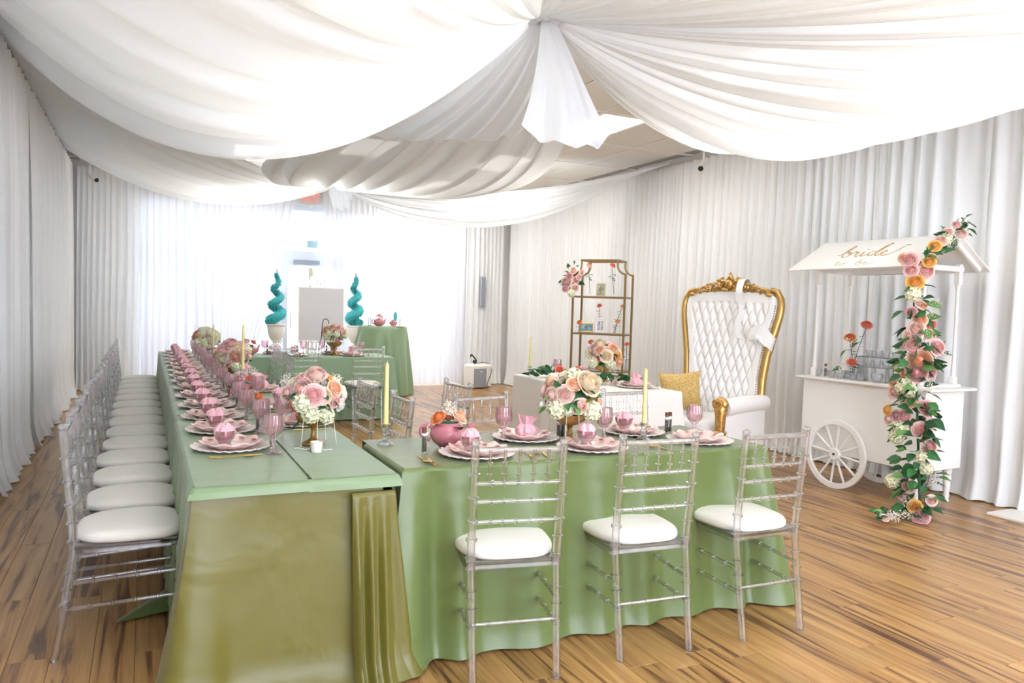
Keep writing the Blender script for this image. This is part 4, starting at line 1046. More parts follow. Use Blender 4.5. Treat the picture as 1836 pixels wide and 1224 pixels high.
# tapered candles
def candle(label, hlab, loc, h, mat, hh=.085, group='tapered candles'):
    o = thing('candle_holder', hlab, 'candle holder', loc, 0, 'crystal candle holders')
    MB().lathe([(0, 0), (.036, 0), (.037, .004), (.022, .012), (.012, .018), (.018, .026), (.011, .034), (.02, .044), (.012, .052), (.014, .058), (.022, .068), (.022, .085), (.013, .085), (.012, .07), (0, .066)], 24, ribs=8, rib=.05, z0=.0, z1=.08, cap=False).obj('holder', M_glass, o, sharp=25)
    o.scale = (1, 1, hh / .085)
    c = thing('taper_candle', label, 'candle', (loc[0], loc[1], loc[2] + hh * .8), 0, group)
    MB().lathe([(.0, 0), (.011, 0), (.012, .02), (.0085, h - .012), (.004, h), (0, h)], 14, cap=False).obj('wax', mat, c)
    MB().tube([(0, 0, h - .002), (.001, 0, h + .01)], .0012, 6).obj('wick', pmat('wick', (220, 210, 190), .8), c)
candle('tall yellow tapered candle at the left end of the front table', 'crystal holder at the left end of the front table', (1.0, 3.40, FZ + .003), .30, M_candle, .095)
candle('tall yellow tapered candle on the right half of the front table', 'crystal holder behind the middle chair back on the front table', (2.28, 3.19, FZ + .003), .29, M_candle, .085)
candle('tall ivory tapered candle in the middle of the long table', 'crystal holder in the middle of the long table', (.655, 5.95, TZ + .003), .40, M_candle, .085)
candle('ivory tapered candle near the window end of the long table', 'crystal holder near the window end of the long table', (.62, 8.2, TZ + .003), .32, M_candle2, .085)
candle('pale yellow tapered candle at the far end of the couple table by the wall', 'crystal holder at the far end of the white couple table', (3.42, 6.72, TZ + .003), .30, M_candle, .085)
# tealight and small jar with orange rose
tl = thing('tealight_cup', 'small white frosted tealight cup in front of the near gold compote', 'cup', (.675, 3.335, TZ + .009))
MB().lathe([(.014, 0), (.0145, 0), (.017, .028), (.0155, .028), (.014, .006), (0, .006)], 20).obj('cup', pmat('frosted_white', (240, 238, 228), .35), tl)
MB().lathe([(0, .02), (.0145, .02), (0, .0205)], 16, cap=False).obj('wax', M_candle2, tl)
tl.scale = (1.6,) * 3
jv = thing('bud_jar', 'small glass jar in the middle of the long table', 'jar', (.585, 4.55, TZ + .002))
MB().lathe([(0, 0), (.022, 0), (.024, .03), (.018, .045), (.02, .05), (.018, .05), (.016, .044), (.021, .03), (0, .003)], 18, cap=False).obj('glass', M_glass, jv)
jf = thing('orange_rose', 'single orange rose in a small jar between the pink goblets', 'flower', (.585, 4.55, TZ + .05))
put_flower(jf, 'rose', 'orange', .034, (0, 0, .055), (0, -.3, 1)); MB().tube([(0, 0, -.03), (0, 0, .05)], .003, 6).obj('stem', M_stem, jf)
for a in (0, 2, 4): put_flower(jf, 'leaf', 'green', .04, (0, 0, .03), (math.cos(a), math.sin(a), .1))
pb = MB()
for i in range(30): pb.ball((.60 + .004 * i if i < 15 else .60 + .004 * i + .03, 3.43 + .012 * math.sin(i * .5) - .003 * i, TZ + .0115), .003, 6, 4)
pb.obj('pearl_beads', M_pearl, label='loose string of pearls lying round the near compote foot', cat='beads', kind='stuff')

# ================================================================== THRONE
M_vinyl = pmat('white_tufted_vinyl', (248, 246, 243), .42, coat=.1)
th = thing('throne_chair', 'tall white button-tufted throne with carved gold crown and arms by the right wall', 'chair', (4.86, 5.62, 0), math.radians(107.4))
def hw(z):
    xs = [.42, .62, .85, 1.05, 1.25, 1.4, 1.5, 1.57, 1.62]; ys = [.40, .395, .39, .41, .455, .49, .50, .485, .43]
    return float(np.interp(z, xs, ys))
def by(z): return -.02 - .13 * ((z - .45) / 1.15) ** 1.2 if z > .45 else -.02
nu, nv = 131, 170; V = []; p_, q_ = .083, .104
for j in range(nv):
    z = .42 + 1.19 * j / (nv - 1)
    for i in range(nu):
        x = (i / (nu - 1) * 2 - 1); X = x * (hw(z) - .015); zz = z + (.02 * (1 - x * x) * (j / (nv - 1)) ** 4)
        s1 = math.sin(PI * (X / p_ + (z - .45) / (2 * q_))); s2 = math.sin(PI * (X / p_ - (z - .45) / (2 * q_)))
        f = min(1, max(0, (hw(z) - .085 - abs(X)) / .03)) * min(1, max(0, (1.53 - z) / .04))
        puff = .036 * (abs(s1 * s2) ** .42) * f + .03 * (1 - f)
        edge = min(1, (1 - abs(x)) / .06) ** .5
        V.append((X, by(z) + puff * edge + .02 * edge, zz))
m = MB(); m.grid(V, nu, nv); m.f = [tuple(reversed(f)) for f in m.f]
m.obj('backrest', M_vinyl, th, sharp=None)
V = []
for j in range(24):
    z = .3 + 1.31 * j / 23
    for x in (-1, -.5, 0, .5, 1): V.append((x * (hw(z) - .005), by(z) - .04, z))
MB().grid(V, 5, 24).obj('back_panel', M_vinyl, th)
bt = MB()
for r in range(0, 11):
    z = .45 + q_ * r
    for i in range(-6, 7):
        X = (i + (.5 if r % 2 else 0)) * p_
        if abs(X) < hw(z) - .1 and z < 1.53: bt.ball((X, by(z) + .022, z), .008, 8, 5)
bt.obj('tuft_buttons', M_vinyl, th, kind='stuff')
for s in (-1, 1):
    P = [(s * (hw(z) + .012), by(z) + .01, z) for z in np.linspace(.5, 1.56, 26)] + [(s * .46, by(1.6) + .01, 1.625), (s * .40, by(1.6) + .01, 1.64)]
    MB().tube(P, [.03 + .008 * math.sin(i / 27 * PI) for i in range(len(P))], 12).obj('side_frame', M_gilt, th)
    MB().ball((s * .41, .0, .49), .035, 12, 8).obj('frame_scroll', M_gilt, th)
    st = MB()
    for z in np.linspace(.55, 1.5, 44): st.ball((s * (hw(z) - .028), by(z) + .045, z), .0065, 6, 4)
    st.obj('nail_trim', M_gilt, th, kind='stuff')
# carved crown
cr = MB()
def crown_z(x): return 1.615 + .02 * (1 - x * x / .2) + .085 * max(0, 1 - abs(x) / .30) ** 1.0
P = [(x, by(1.6) + .02, 1.60 + .03 * math.cos(x * 3) - .03 * (abs(x) / .43) ** 3) for x in np.linspace(-.43, .43, 30)]
cr.tube(P, .022, 10)
V = []
xs = np.linspace(-.42, .42, 60)
for row in range(4):
    for x in xs:
        top_ = crown_z(x) + .018 * abs(math.sin(x * 34)) + (.02 if abs(x) < .12 else 0); b_ = 1.60 - .03 * (abs(x) / .43) ** 3
        V.append((x, by(1.6) + (.045 if row in (1, 2) else .0), b_ + (top_ - b_) * (0, .15, .85, 1)[row]))
cr.grid(V, 60, 4)
def scroll(m, cx, cz, r, turns, s, rad, y=.05, a0=0):
    P = []; n = int(14 * turns)
    for i in range(n + 1):
        t = i / n; a = a0 + s * 2 * PI * turns * t; q = r * (1 - .82 * t); P.append((cx + q * math.cos(a), by(1.6) + y + .012 * t, cz + q * math.sin(a)))
    m.tube(P, [rad * (1.1 - .5 * i / n) for i in range(n + 1)], 7)
for s in (-1, 1):
    scroll(cr, s * .07, 1.70, .055, 1.6, -s, .013, a0=PI / 2)
    scroll(cr, s * .15, 1.675, .045, 1.5, s, .012, a0=-PI / 2)
    scroll(cr, s * .235, 1.655, .038, 1.5, -s, .011, a0=PI / 2)
    scroll(cr, s * .31, 1.64, .03, 1.4, s, .010, a0=-PI / 2)
    scroll(cr, s * .375, 1.625, .028, 1.4, -s, .010, a0=PI / 2)
    for k, (x, z) in enumerate(((.05, 1.645), (.11, 1.735), (.19, 1.70), (.27, 1.672), (.35, 1.65), (.405, 1.60))):
        a = -s * (.5 + .3 * k); cr.ball((s * x, by(1.6) + .06, z), .02, 8, 6, (1.7, .7, .9))
cr.ball((0, by(1.6) + .065, 1.70), .036, 10, 8, (1, .7, 1.2)); cr.ball((0, by(1.6) + .05, 1.765), .026, 10, 8)
cr.ball((0, by(1.6) + .05, 1.795), .014, 8, 6); cr.ball((-.025, by(1.6) + .055, 1.745), .018, 8, 6); cr.ball((.025, by(1.6) + .055, 1.745), .018, 8, 6)
cr.obj('carved_crown', M_gold if False else pmat('carved_gilt', (204, 162, 96), .34, .75, noise=.3, nscale=35), th)
# seat, arms, base
V = []; m = MB(); prof = [(0, .30), (.97, .30), (1, .33), (1, .45), (.95, .485), (.7, .50), (0, .505)]
for (q, z) in prof:
    for i in range(48):
        a = 2 * PI * i / 48; c, s = math.cos(a), math.sin(a); e = .42
        V.append((math.copysign(abs(c) ** e, c) * q * .345, .32 + math.copysign(abs(s) ** e, s) * q * .335, z))
m.grid(V, 48, len(prof), closed=True); m.obj('seat_cushion', M_vinyl, th, sharp=None)
MB().box(-.44, .44, -.06, .64, .2, .3, b=.02).obj('seat_base', M_vinyl, th)
M_carve = pmat('carved_gilt', (206, 156, 72))
for s in (-1, 1):
    a_ = MB(); a_.box(min(s * .35, s * .455), max(s * .35, s * .455), -.04, .62, .22, .63, b=.02)
    a_.tube([(s * .425, -.04, .635), (s * .425, .3, .64), (s * .425, .63, .625)], [.07, .075, .075], 24)
    a_.obj('arm', M_vinyl, th)
    g = MB()
    g.tube(smooth_path([(s * .43, .645, .14), (s * .43, .665, .25), (s * .43, .67, .34), (s * .425, .66, .40), (s * .425, .66, .46), (s * .43, .665, .56), (s * .425, .655, .64)], 4), [.03, .034, .04, .046, .05, .052, .054, .052, .048, .042, .036, .034, .033, .034, .038, .04, .042, .042, .043, .044, .046, .05, .054, .056, .056][:25], 14)
    g.ball((s * .425, .66, .665), .062, 14, 10, (1.15, .75, .9))
    for z in (.40, .425): g.tube([(s * .43 + .045 * math.cos(a), .662 + .045 * math.sin(a), z) for a in [2 * PI * i / 16 for i in range(16)]], .012, 6, closed=True)
    for k in range(9):
        a = 2 * PI * k / 9
        g.tube([(s * .43 + .03 * math.cos(a), .66 + .03 * math.sin(a), .2), (s * .43 + .05 * math.cos(a), .665 + .048 * math.sin(a), .30), (s * .43 + .038 * math.cos(a), .66 + .038 * math.sin(a), .385)], [.008, .012, .006], 6)
    for k in range(3): 
        a = k * 1.3; g.ball((s * .425 + .035 * math.cos(a), .70, .655 + .035 * math.sin(a)), .022, 8, 6)
    P = []
    for i in range(24):
        t = i / 23; a = PI * .2 + s * 3.2 * PI * t; q = .05 * (1 - .8 * t); P.append((s * .425 + q * math.cos(a), .705 + .01 * t, .665 + q * math.sin(a)))
    g.tube(P, .01, 6)
    g.obj('carved_arm_front', M_carve, th)
    for y in (.6, -.02):
        MB().tube(smooth_path([(s * .41, y, .2), (s * .44, y + .03, .13), (s * .42, y + .01, .06), (s * .45, y + .03, .0)], 4), [.04, .045, .045, .04, .036, .032, .028, .024, .022, .022, .024, .026, .028], 10).obj('foot', M_carve, th)
MB().tube([(-.44, .655, .2), (-.2, .665, .19), (0, .67, .17), (.2, .665, .19), (.44, .655, .2)], .028, 10).obj('front_rail', M_carve, th)
# sash and bow
M_sash = pmat('white_satin_ribbon', (250, 249, 247), .35, sheen=.2)
def thw(x, y, z):
    v = Matrix.Rotation(math.radians(107.4), 4, 'Z') @ Vector((x, y, z)); return Vector((4.86, 5.62, 0)) + v
def ribbon(m, pts, w, up=(1, 0, 0), th_=.003):
    P = smooth_path(pts, 6); V = []
    for i, p in enumerate(P):
        ww = w if not hasattr(w, '__len__') else float(np.interp(i / (len(P) - 1), np.linspace(0, 1, len(w)), w)); u = Vector(up[i * len(up) // len(P)] if hasattr(up[0], '__len__') else up)
        V += [p - u * ww / 2, p, p + u * ww / 2]
    m.grid(V, 3, len(P))
m = MB()
ribbon(m, [thw(-.15, -.18, 1.66), thw(-.15, -.13, 1.735), thw(-.15, -.05, 1.73), thw(-.155, .0, 1.62), thw(-.165, -.02, 1.5)], .07, thw(1, 0, 0) - thw(0, 0, 0))
ribbon(m, [thw(-.165, -.01, 1.52), thw(-.19, .0, 1.42), thw(-.15, .01, 1.32), (thw(-.19, .02, 1.2))], [.03, .07, .05, .06], thw(1, 0, .2) - thw(0, 0, 0))
m.obj('sash', M_sash, label='white satin sash hanging over the carved crown of the throne', cat='ribbon', sharp=None)
m = MB(); c0 = thw(-.40, .03, 1.22)
ux = (thw(-1, 0, 0) - thw(0, 0, 0)).normalized(); uy = (thw(0, 1, 0) - thw(0, 0, 0)).normalized()
ribbon(m, [c0 - ux * .10 + UP * .05, c0 + UP * .07 + uy * .03, c0 + ux * .08 + uy * .02, c0 + ux * .115 - UP * .06 - uy * .03, c0 + ux * .09 - UP * .05 - uy * .1], [.06, .1, .12, .12, .1], UP + ux * .3)
ribbon(m, [c0 - ux * .12, c0 + UP * .0 + uy * .04, c0 + ux * .06 - UP * .04 + uy * .02, c0 + ux * .11 - UP * .08], [.05, .05, .07, .05], UP)
m.ball(c0 + uy * .045, .022, 8, 6)
m.obj('ribbon_bow', M_sash, label='white ribbon bow tied round the right gold frame of the throne', cat='ribbon', sharp=None)
# sequin pillow
M_seq = pmat('gold_sequins', (230, 194, 124), .28, .65, noise=.3, nscale=90, bump=1., bscale=160)
m = MB(); V = []; n = 25
for side in (1, -1):
    for j in range(n):
        for i in range(n):
            a, b = i / (n - 1) * 2 - 1, j / (n - 1) * 2 - 1
            k = (1 - abs(a) ** 3) * (1 - abs(b) ** 3); sx = a * .19 * (1 - .10 * (1 - b * b) * abs(a)); sy = b * .19 * (1 - .10 * (1 - a * a) * abs(b))
            V.append((sx, side * .065 * k ** .7, sy))
m.grid(V[:n * n], n, n); m.grid(V[n * n:], n, n)
sq = random.Random(4)
pw = m.obj('sequin_pillow', M_seq, label='square gold sequin pillow leaning on the throne seat', cat='pillow', sharp=None)
pw.location = thw(.16, .40, .695); pw.rotation_euler = (math.radians(-12), math.radians(6), math.radians(142))

# ================================================================== ETAGERE
M_brass = pmat('aged_brass', (150, 124, 84), .42, .6)
et = thing('etagere', 'open bronze metal display rack with notched shoulders by the right wall', 'shelf', (4.838, 7.684, 0), math.radians(-49))
Wd, Dp = .31, .165
for sx in (-1, 1):
    for sy in (-1, 1):
        P = [(sx * Wd, sy * Dp, 0), (sx * Wd, sy * Dp, 1.82)]
        arc_ = [(sx * (Wd - .095 * (1 - math.cos(a)) * 1.0), sy * Dp, 1.84 + .0 + .095 * math.sin(a) * 1.0) for a in []]
        curve = [(sx * (Wd), 1.83), (sx * (Wd - .03), 1.838), (sx * (Wd - .065), 1.86), (sx * (Wd - .088), 1.895), (sx * (Wd - .095), 1.93), (sx * (Wd - .095), 1.99)]
        m = MB(); m.box(sx * Wd - .0115, sx * Wd + .0115, sy * Dp - .0115, sy * Dp + .0115, 0, 1.84, b=.003)
        m.tube([(c[0], sy * Dp, c[1]) for c in curve], .0115, 8)
        m.obj('post', M_brass, et)
W2 = Wd - .095
m = MB(); m.box(-W2 - .012, W2 + .012, -Dp - .012, -Dp + .012, 1.98, 2.0); m.box(-W2 - .012, W2 + .012, Dp - .012, Dp + .012, 1.98, 2.0); m.box(-W2 - .012, -W2 + .012, -Dp, Dp, 1.98, 2.0); m.box(W2 - .012, W2 + .012, -Dp, Dp, 1.98, 2.0)
m.obj('top_frame', M_brass, et, smooth=False)
for z in (1.575, 1.146, .717, .288):
    m = MB(); m.box(-Wd, Wd, -Dp - .009, -Dp + .009, z - .018, z); m.box(-Wd, Wd, Dp - .009, Dp + .009, z - .018, z); m.box(-Wd - .009, -Wd + .009, -Dp, Dp, z - .018, z); m.box(Wd - .009, Wd + .009, -Dp, Dp, z - .018, z)
    sf = m.obj('shelf_frame', M_brass, et, smooth=False)
    MB().box(-Wd, Wd, -Dp, Dp, z, z + .005).obj('glass_shelf', M_pane, et, smooth=False)
Re = Matrix.Translation((4.838, 7.684, 0)) @ Matrix.Rotation(math.radians(-49), 4, 'Z')
def eW(x, y, z): return Re @ Vector((x, y, z))
M_photo1 = pmat('photo_print', (150, 170, 165), .3, noise=.9, nscale=18)
def frame(label, loc, w, h, rot, tilt, rim, mat, pm, mt=.0):
    o = thing('picture_frame', label, 'picture frame', loc, rot, 'gold picture frames on the rack')
    T = Matrix.Rotation(-tilt, 4, 'X'); m = MB()
    for a in ((-w / 2, -w / 2 + rim, 0, h), (w / 2 - rim, w / 2, 0, h), (-w / 2, w / 2, 0, rim), (-w / 2, w / 2, h - rim, h)): m.obox(T, a[0], a[1], -.008, .008, a[2], a[3], b=.002)
    m.obox(T, -w / 2 + rim, w / 2 - rim, 0, .006, rim, h - rim); m.obox(Matrix.Rotation(.35, 4, 'X'), -.008, .008, .004, .008, 0.005, h * .8)
    m.obj('rim', mat, o, smooth=False)
    m = MB(); m.obox(T, -w / 2 + rim + mt, w / 2 - rim - mt, -.003, -.001, rim + mt, h - rim - mt); m.obj('photo', pm, o, smooth=False)
    if mt: MB().obox(T, -w / 2 + rim, w / 2 - rim, -.002, .0, rim, h - rim).obj('mat', M_white, o, smooth=False)
    return o
M_ph2 = pmat('photo_blue', (130, 175, 190), .3, noise=.6, nscale=22); M_ph3 = pmat('photo_grey', (176, 176, 188), .3, noise=.7, nscale=26)
frame('small gold frame with a green photo on the top rack shelf', eW(-.02, -.02, 1.582), .10, .15, math.radians(-25), -.15, .012, M_gilt, M_photo1)
frame('landscape gold frame with a blue photo on the middle rack shelf', eW(-.17, -.05, 1.153), .15, .11, math.radians(-30), -.15, .013, M_gilt, M_ph2)
frame('white portrait frame with a grey photo on the middle rack shelf', eW(-.01, -.04, 1.153), .13, .17, math.radians(-15), -.12, .012, M_white, M_ph3, .018)
def bud_vase(vlab, rlab, loc, vh, stems, group, vr=.018, clearm=None):
    v = thing('bud_vase', vlab, 'vase', loc, 0, group)
    MB().lathe([(0, 0), (vr, 0), (vr * 1.05, .01), (vr * .8, vh * .5), (vr * .7, vh), (vr * .6, vh), (vr * .7, vh * .5), (vr * .9, .012), (0, .006)], 16, cap=False).obj('glass', M_glass, v)
    for k, (colr, dx, dy, h, r) in enumerate(stems):
        f = thing('rose_stem', rlab[k], 'flower', loc, 0, 'single roses in bud vases')
        P = smooth_path([(0, 0, .01), (dx * .3, dy * .3, h * .5), (dx, dy, h)], 5)
        MB().tube(P, .0028, 6).obj('stem', M_stem, f)
        put_flower(f, 'rose', colr, r * 1.1, (dx, dy, h + r * .3), (dx * 2 - .5, dy * 2 - .4, .6))
        rr = random.Random(k + int(h * 100))
        for q in range(5):
            t = .45 + .1 * q; p = P[int(t * (len(P) - 1))]; a = q * 2.4 + k
            put_flower(f, 'leaf', 'dark', .05, p, (math.cos(a), math.sin(a), .25))
GV = 'clear bud vases with a rose'
bud_vase('short bud vase at the left end of the middle rack shelf', ['orange rose at the left end of the middle rack shelf'], eW(-.26, -.04, 1.152), .05, [('orange', 0, 0, .11, .028)], GV)
bud_vase('bud vase behind the portrait frame on the middle rack shelf', ['tall red rose behind the portrait frame on the rack'], eW(-.06, .08, 1.152), .1, [('coral', 0, 0, .31, .028)], GV)
bud_vase('bud vase at the right end of the middle rack shelf', ['tall peach rose leaning at the right of the middle rack shelf', 'short peach rose at the right of the middle rack shelf'], eW(.17, -.03, 1.152), .1, [('peach', .06, -.05, .31, .026), ('peach', .02, -.02, .13, .03)], GV)
bud_vase('bud vase on the lower rack shelf at the left', ['red rose standing on the lower rack shelf at the left'], eW(-.12, -.02, .723), .12, [('coral', 0.0, -.0, .31, .03)], GV)
bud_vase('bud vase on the lower rack shelf at the right', ['coral rose standing on the lower rack shelf at the right'], eW(.29, .08, .723), .12, [('coral', .0, 0, .30, .026)], GV)
for (lx, lab, cc) in ((-.14, 'peach rose hanging under the left notch of the rack', 'peach'), (.14, 'coral rose hanging under the right notch of the rack', 'coral')):
    f = thing('hanging_rose', lab, 'flower', eW(lx, -.14, 1.90), 0, 'single roses on the rack')
    MB().tube([(0, 0, .02), (.01, 0, -.1), (.04 if lx > 0 else 0.03, 0, -.3)], .003, 6).obj('stem', M_stem, f)
    put_flower(f, 'rose', cc, .034, (0, -.01, .03), (0, -.6, .6))
    for q in range(4): put_flower(f, 'leaf', 'dark', .055, (.01, 0, -.07 - .02 * q), (math.cos(q * 2.2), math.sin(q * 2.2), -.1))
# flowers on rack corner
def cluster(name, label, C, items, seed, leaves=14, R=.1, group='wall rack flowers'):
    o = thing(name, label, 'flowers', C, 0, group); rr = random.Random(seed)
    toc = (CAMP - Vector(C)); toc.z = 0; toc.normalize(); rt = UP.cross(toc).normalized()
    for (k, c, dx, dz, r) in items: 
        p = rt * dx + UP * dz + toc * rr.uniform(.02, .06); put_flower(o, k, c, r, p, (toc + rt * dx * 4 + UP * dz * 3) if not (k == 'leaf' and 'runner' in name) else (toc * .5 + rt * rr.uniform(-1, 1) + UP * .3), rr.uniform(0, 6))
    for i in range(leaves):
        a = rr.uniform(0, 6.28); low = 'runner' in name
        d = rt * math.cos(a) + UP * (math.sin(a) if not low else .35) + toc * rr.uniform(-.2, .5)
        put_flower(o, 'leaf', rr.choice(['green', 'dark', 'light']), .08, rt * math.cos(a) * R * rr.random() + UP * (math.sin(a) * R * rr.random() if not low else rr.uniform(0, .05)) + (toc * rr.uniform(-.06, .06) if low else toc * 0), d, rr.uniform(-1, 1))
    return o
cluster('flower_spray', 'spray of blush and pink roses tied to the top left of the rack', eW(-.33, -.17, 1.76), [
    ('rose', 'blush', .01, .11, .045), ('rose', 'blush', .11, .09, .038), ('peony', 'blush', -.06, -.03, .06), ('rose', 'pink', .05, -.0, .045), ('rose', 'blush', .04, -.09, .045), ('rose', 'mauve', -.03, .04, .04),
    ('rose', 'pink', -.07, -.11, .04), ('hydrangea', 'white', .0, -.16, .05), ('rose', 'blush', .08, .03, .035), ('leaf', 'green', .02, .17, .09), ('leaf', 'dark', .06, .15, .08), ('leaf', 'green', -.04, .14, .08)], 3, 16)
# greenery on the white table
cluster('greenery_runner', 'leafy runner with coral roses on the window end of the couple table', (3.50, 6.45, .775), [
    ('rose', 'coral', .09, .06, .045), ('rose', 'pink', .17, .02, .04), ('rose', 'coral', .26, .06, .045), ('rose', 'mauve', .22, -.02, .05), ('babys_breath', 'white', .19, .05, .06), ('rose', 'blush', .36, .02, .045), ('rose', 'pink', .04, -.02, .04),
    ('leaf', 'green', -.12, .04, .10), ('leaf', 'green', -.05, .05, .10), ('leaf', 'dark', 0, .05, .09), ('leaf', 'green', -.09, 0, .09), ('leaf', 'green', .05, .03, .09), ('leaf', 'dark', -.16, .0, .08), ('leaf', 'green', .12, -.01, .08)], 5, 26, R=.2, group='greenery on the couple table')
cluster('greenery_runner', 'leafy runner with white filler flowers beside the couple table compote', (3.72, 5.72, .78), [
    ('leaf', 'green', .10, .03, .09), ('leaf', 'dark', .15, .05, .1), ('leaf', 'green', .2, .02, .09), ('babys_breath', 'white', .1, .0, .05), ('babys_breath', 'white', .0, .0, .05), ('rose', 'blush', .02, .01, .035), ('hydrangea', 'white', -.12, .02, .05),
    ('leaf', 'dark', -.1, .05, .1), ('leaf', 'green', -.18, .03, .09), ('hydrangea', 'white', -.2, .0, .04)], 6, 18, R=.15, group='greenery on the couple table')

# ================================================================== CART
CR = Matrix.Translation((5.27, 3.817, 0)) @ Matrix.Rotation(math.radians(3.7), 4, 'Z')
ct = thing('candy_cart', 'white wooden vendor cart with pitched roof and spoked wheels by the right wall', 'cart', (5.27, 3.817, 0), math.radians(3.7))
M_cart = pmat('cart_white', (250, 248, 243), .4)
CW, CL = .485, 1.12
MB().box(0, CW, 0, CL, .275, .885, b=.004).obj('body', M_cart, ct)
MB().box(-.05, CW + .05, -.07, CL + .05, .885, .908, b=.005).obj('countertop', M_cart, ct)
def wheel(x):
    Mx = Matrix.Translation((x, .73, .288)) @ Matrix.Rotation(PI / 2, 4, 'Y')
    m = MB(); m.lathe([(.245, -.014), (.285, -.014), (.288, -.01), (.288, .01), (.285, .014), (.245, .014), (.242, .01), (.242, -.01), (.245, -.014)], 56, cap=False, M=Mx)
    w_ = m.obj('wheel', M_cart, ct)
    MB().lathe([(0, -.02), (.045, -.018), (.05, -.008), (.05, .008), (.045, .018), (0, .02)], 24, cap=False, M=Mx).obj('hub', M_cart, w_)
    MB().lathe([(0, -.024), (.01, -.024), (.01, .024), (0, .024)], 10, cap=False, M=Mx).obj('axle_cap', M_black, w_)
    for k in range(12):
        a = 2 * PI * k / 12 + .12; c, s = math.cos(a), math.sin(a)
        MB().tube([(x, .73 + .04 * c, .288 + .04 * s), (x, .73 + .15 * c, .288 + .15 * s), (x, .73 + .246 * c, .288 + .246 * s)], [.007, .010, .0085], 8).obj('spoke', M_cart, w_)
wheel(-.045); wheel(CW + .045)
MB().tube([(-.045, .73, .288), (CW + .045, .73, .288)], .014, 8).obj('axle', M_cart, ct)
for x in (.05, CW - .05):
    MB().lathe([(.02, 0), (.024, .01), (.018, .03), (.024, .05), (.02, .07), (.026, .1), (.03, .2), (.026, .22), (.034, .235), (.034, .275)], 16, (x, .07, 0)).obj('leg', M_cart, ct)
EZ, RZ, RX = 1.80, 2.055, .20; X0, X1 = -.25, .62; Y0, Y1 = -.07, 1.12
for (x, y) in ((.03, .08), (.03, 1.04), (CW - .03, .08), (CW - .03, 1.04)):
    top_z = 1.86
    m = MB(); m.box(x - .022, x + .022, y - .022, y + .022, 1.70, top_z, b=.003); m.lathe([(.022, 1.70), (.014, 1.66), (.013, 1.4), (.014, 1.1), (.02, 1.0), (.016, .98)], 12, (x, y, 0)); m.box(x - .022, x + .022, y - .022, y + .022, .908, .985, b=.003)
    m.obj('roof_post', M_cart, ct)
for (xa, xb, nm_) in ((X0, RX, 'front'), (X1, RX, 'rear')):
    L = math.hypot(xb - xa, RZ - EZ); ang = math.atan2(RZ - EZ, abs(xb - xa)); s = 1 if xb > xa else -1
    Mr = Matrix.Translation((xa, 0, EZ)) @ Matrix.Rotation(-ang * s, 4, 'Y')
    m = MB(); m.obox(Mr, (0 if s > 0 else -L), (L if s > 0 else 0), Y0, Y1, 0, .014, b=.003); m.obj('roof_panel', M_cart, ct)
    for y in (Y0 + .04, Y1 - .08):
        m = MB(); m.obox(Mr, (.06 if s > 0 else -L), (L if s > 0 else -.06), y, y + .03, -.035, 0, b=.003); m.obj('rafter', M_cart, ct)
m = MB()
m.box(.01, CW - .01, Y0 + .12, Y0 + .15, 1.80, 1.84); m.box(.01, CW - .01, 1.03, 1.06, 1.80, 1.84); m.box(.015, .04, .08, 1.04, 1.80, 1.85); m.box(CW - .04, CW - .015, .08, 1.04, 1.80, 1.85)
m.obj('roof_beam', M_cart, ct, smooth=False)
MB().box(0, CW, .03, .16, .908, .93, b=.004).obj('post_plinth', M_cart, ct)
# script lettering on the front roof slope: strokes in (x right, y up)
M_glt = pmat('gold_letters', (206, 166, 84), .35, .7)
strokes = [
 [(-.55, .35), (-.2, .6), (.25, 1.3), (.62, 2.15), (.55, 2.42), (.3, 2.0), (.02, .9), (.0, .15), (.3, -.05), (.68, .3), (.72, .85), (.45, 1.05), (.35, .8), (.7, .75), (1.05, .95)],
 [(1.05, .95), (1.12, 1.2), (1.25, .95), (1.5, 1.0), (1.38, .5), (1.4, .05), (1.65, .1), (1.95, .6)],
 [(1.95, .6), (2.05, 1.0), (1.95, .4), (2.02, .0), (2.3, .15), (2.6, .6)], [(2.18, 1.5), (2.24, 1.62)],
 [(3.25, .9), (2.95, 1.05), (2.65, .6), (2.7, .05), (3.05, .15), (3.4, .9), (3.8, 2.0), (4.15, 2.6), (4.3, 2.5), (3.9, 1.9), (3.5, .9), (3.38, .2), (3.6, .0), (3.9, .3)],
 [(3.9, .3), (4.2, .6), (4.3, .95), (4.08, 1.0), (3.92, .5), (4.1, .02), (4.6, .15), (5.2, .8), (5.6, 1.6), (5.9, 2.1), (6.2, 2.0)]]
small = [
 [(.15, -1.0), (.1, -1.5), (.2, -1.85), (.45, -1.7)], [(-.1, -1.25), (.4, -1.2)], [(.75, -1.35), (.55, -1.55), (.62, -1.82), (.88, -1.75), (.95, -1.5), (.75, -1.35), (1.25, -1.35)],
 [(2.1, -1.6), (2.45, -1.1), (2.5, -.85), (2.3, -1.1), (2.2, -1.7), (2.45, -1.85), (2.65, -1.6), (2.5, -1.4), (2.85, -1.45)], [(2.95, -1.6), (3.2, -1.4), (3.02, -1.4), (2.95, -1.72), (3.15, -1.85), (3.6, -1.6), (3.9, -1.35)]]
ang = math.atan2(RZ - EZ, RX - X0)
def on_roof(px_, py_, sc_=.088, y0=.735, s0=.20):
    # distance up the slope and along the ridge (reading direction is towards the near end)
    s = s0 + py_ * sc_ * .95; y = y0 - (px_ - .22 * py_) * sc_
    return (X0 + s * math.cos(ang) - .0145 * math.sin(ang), y, EZ + s * math.sin(ang) + .0145 * math.cos(ang))
m = MB()
for st in strokes:
    P = smooth_path([on_roof(a, b) for a, b in st], 5); n = len(P)
    m.tube(P, [.0035 + .0035 * abs(math.sin(i * .35 + 1)) for i in range(n)], 6, flat=.35)
m.obj('lettering', M_glt, ct, label='gold script reading bride')
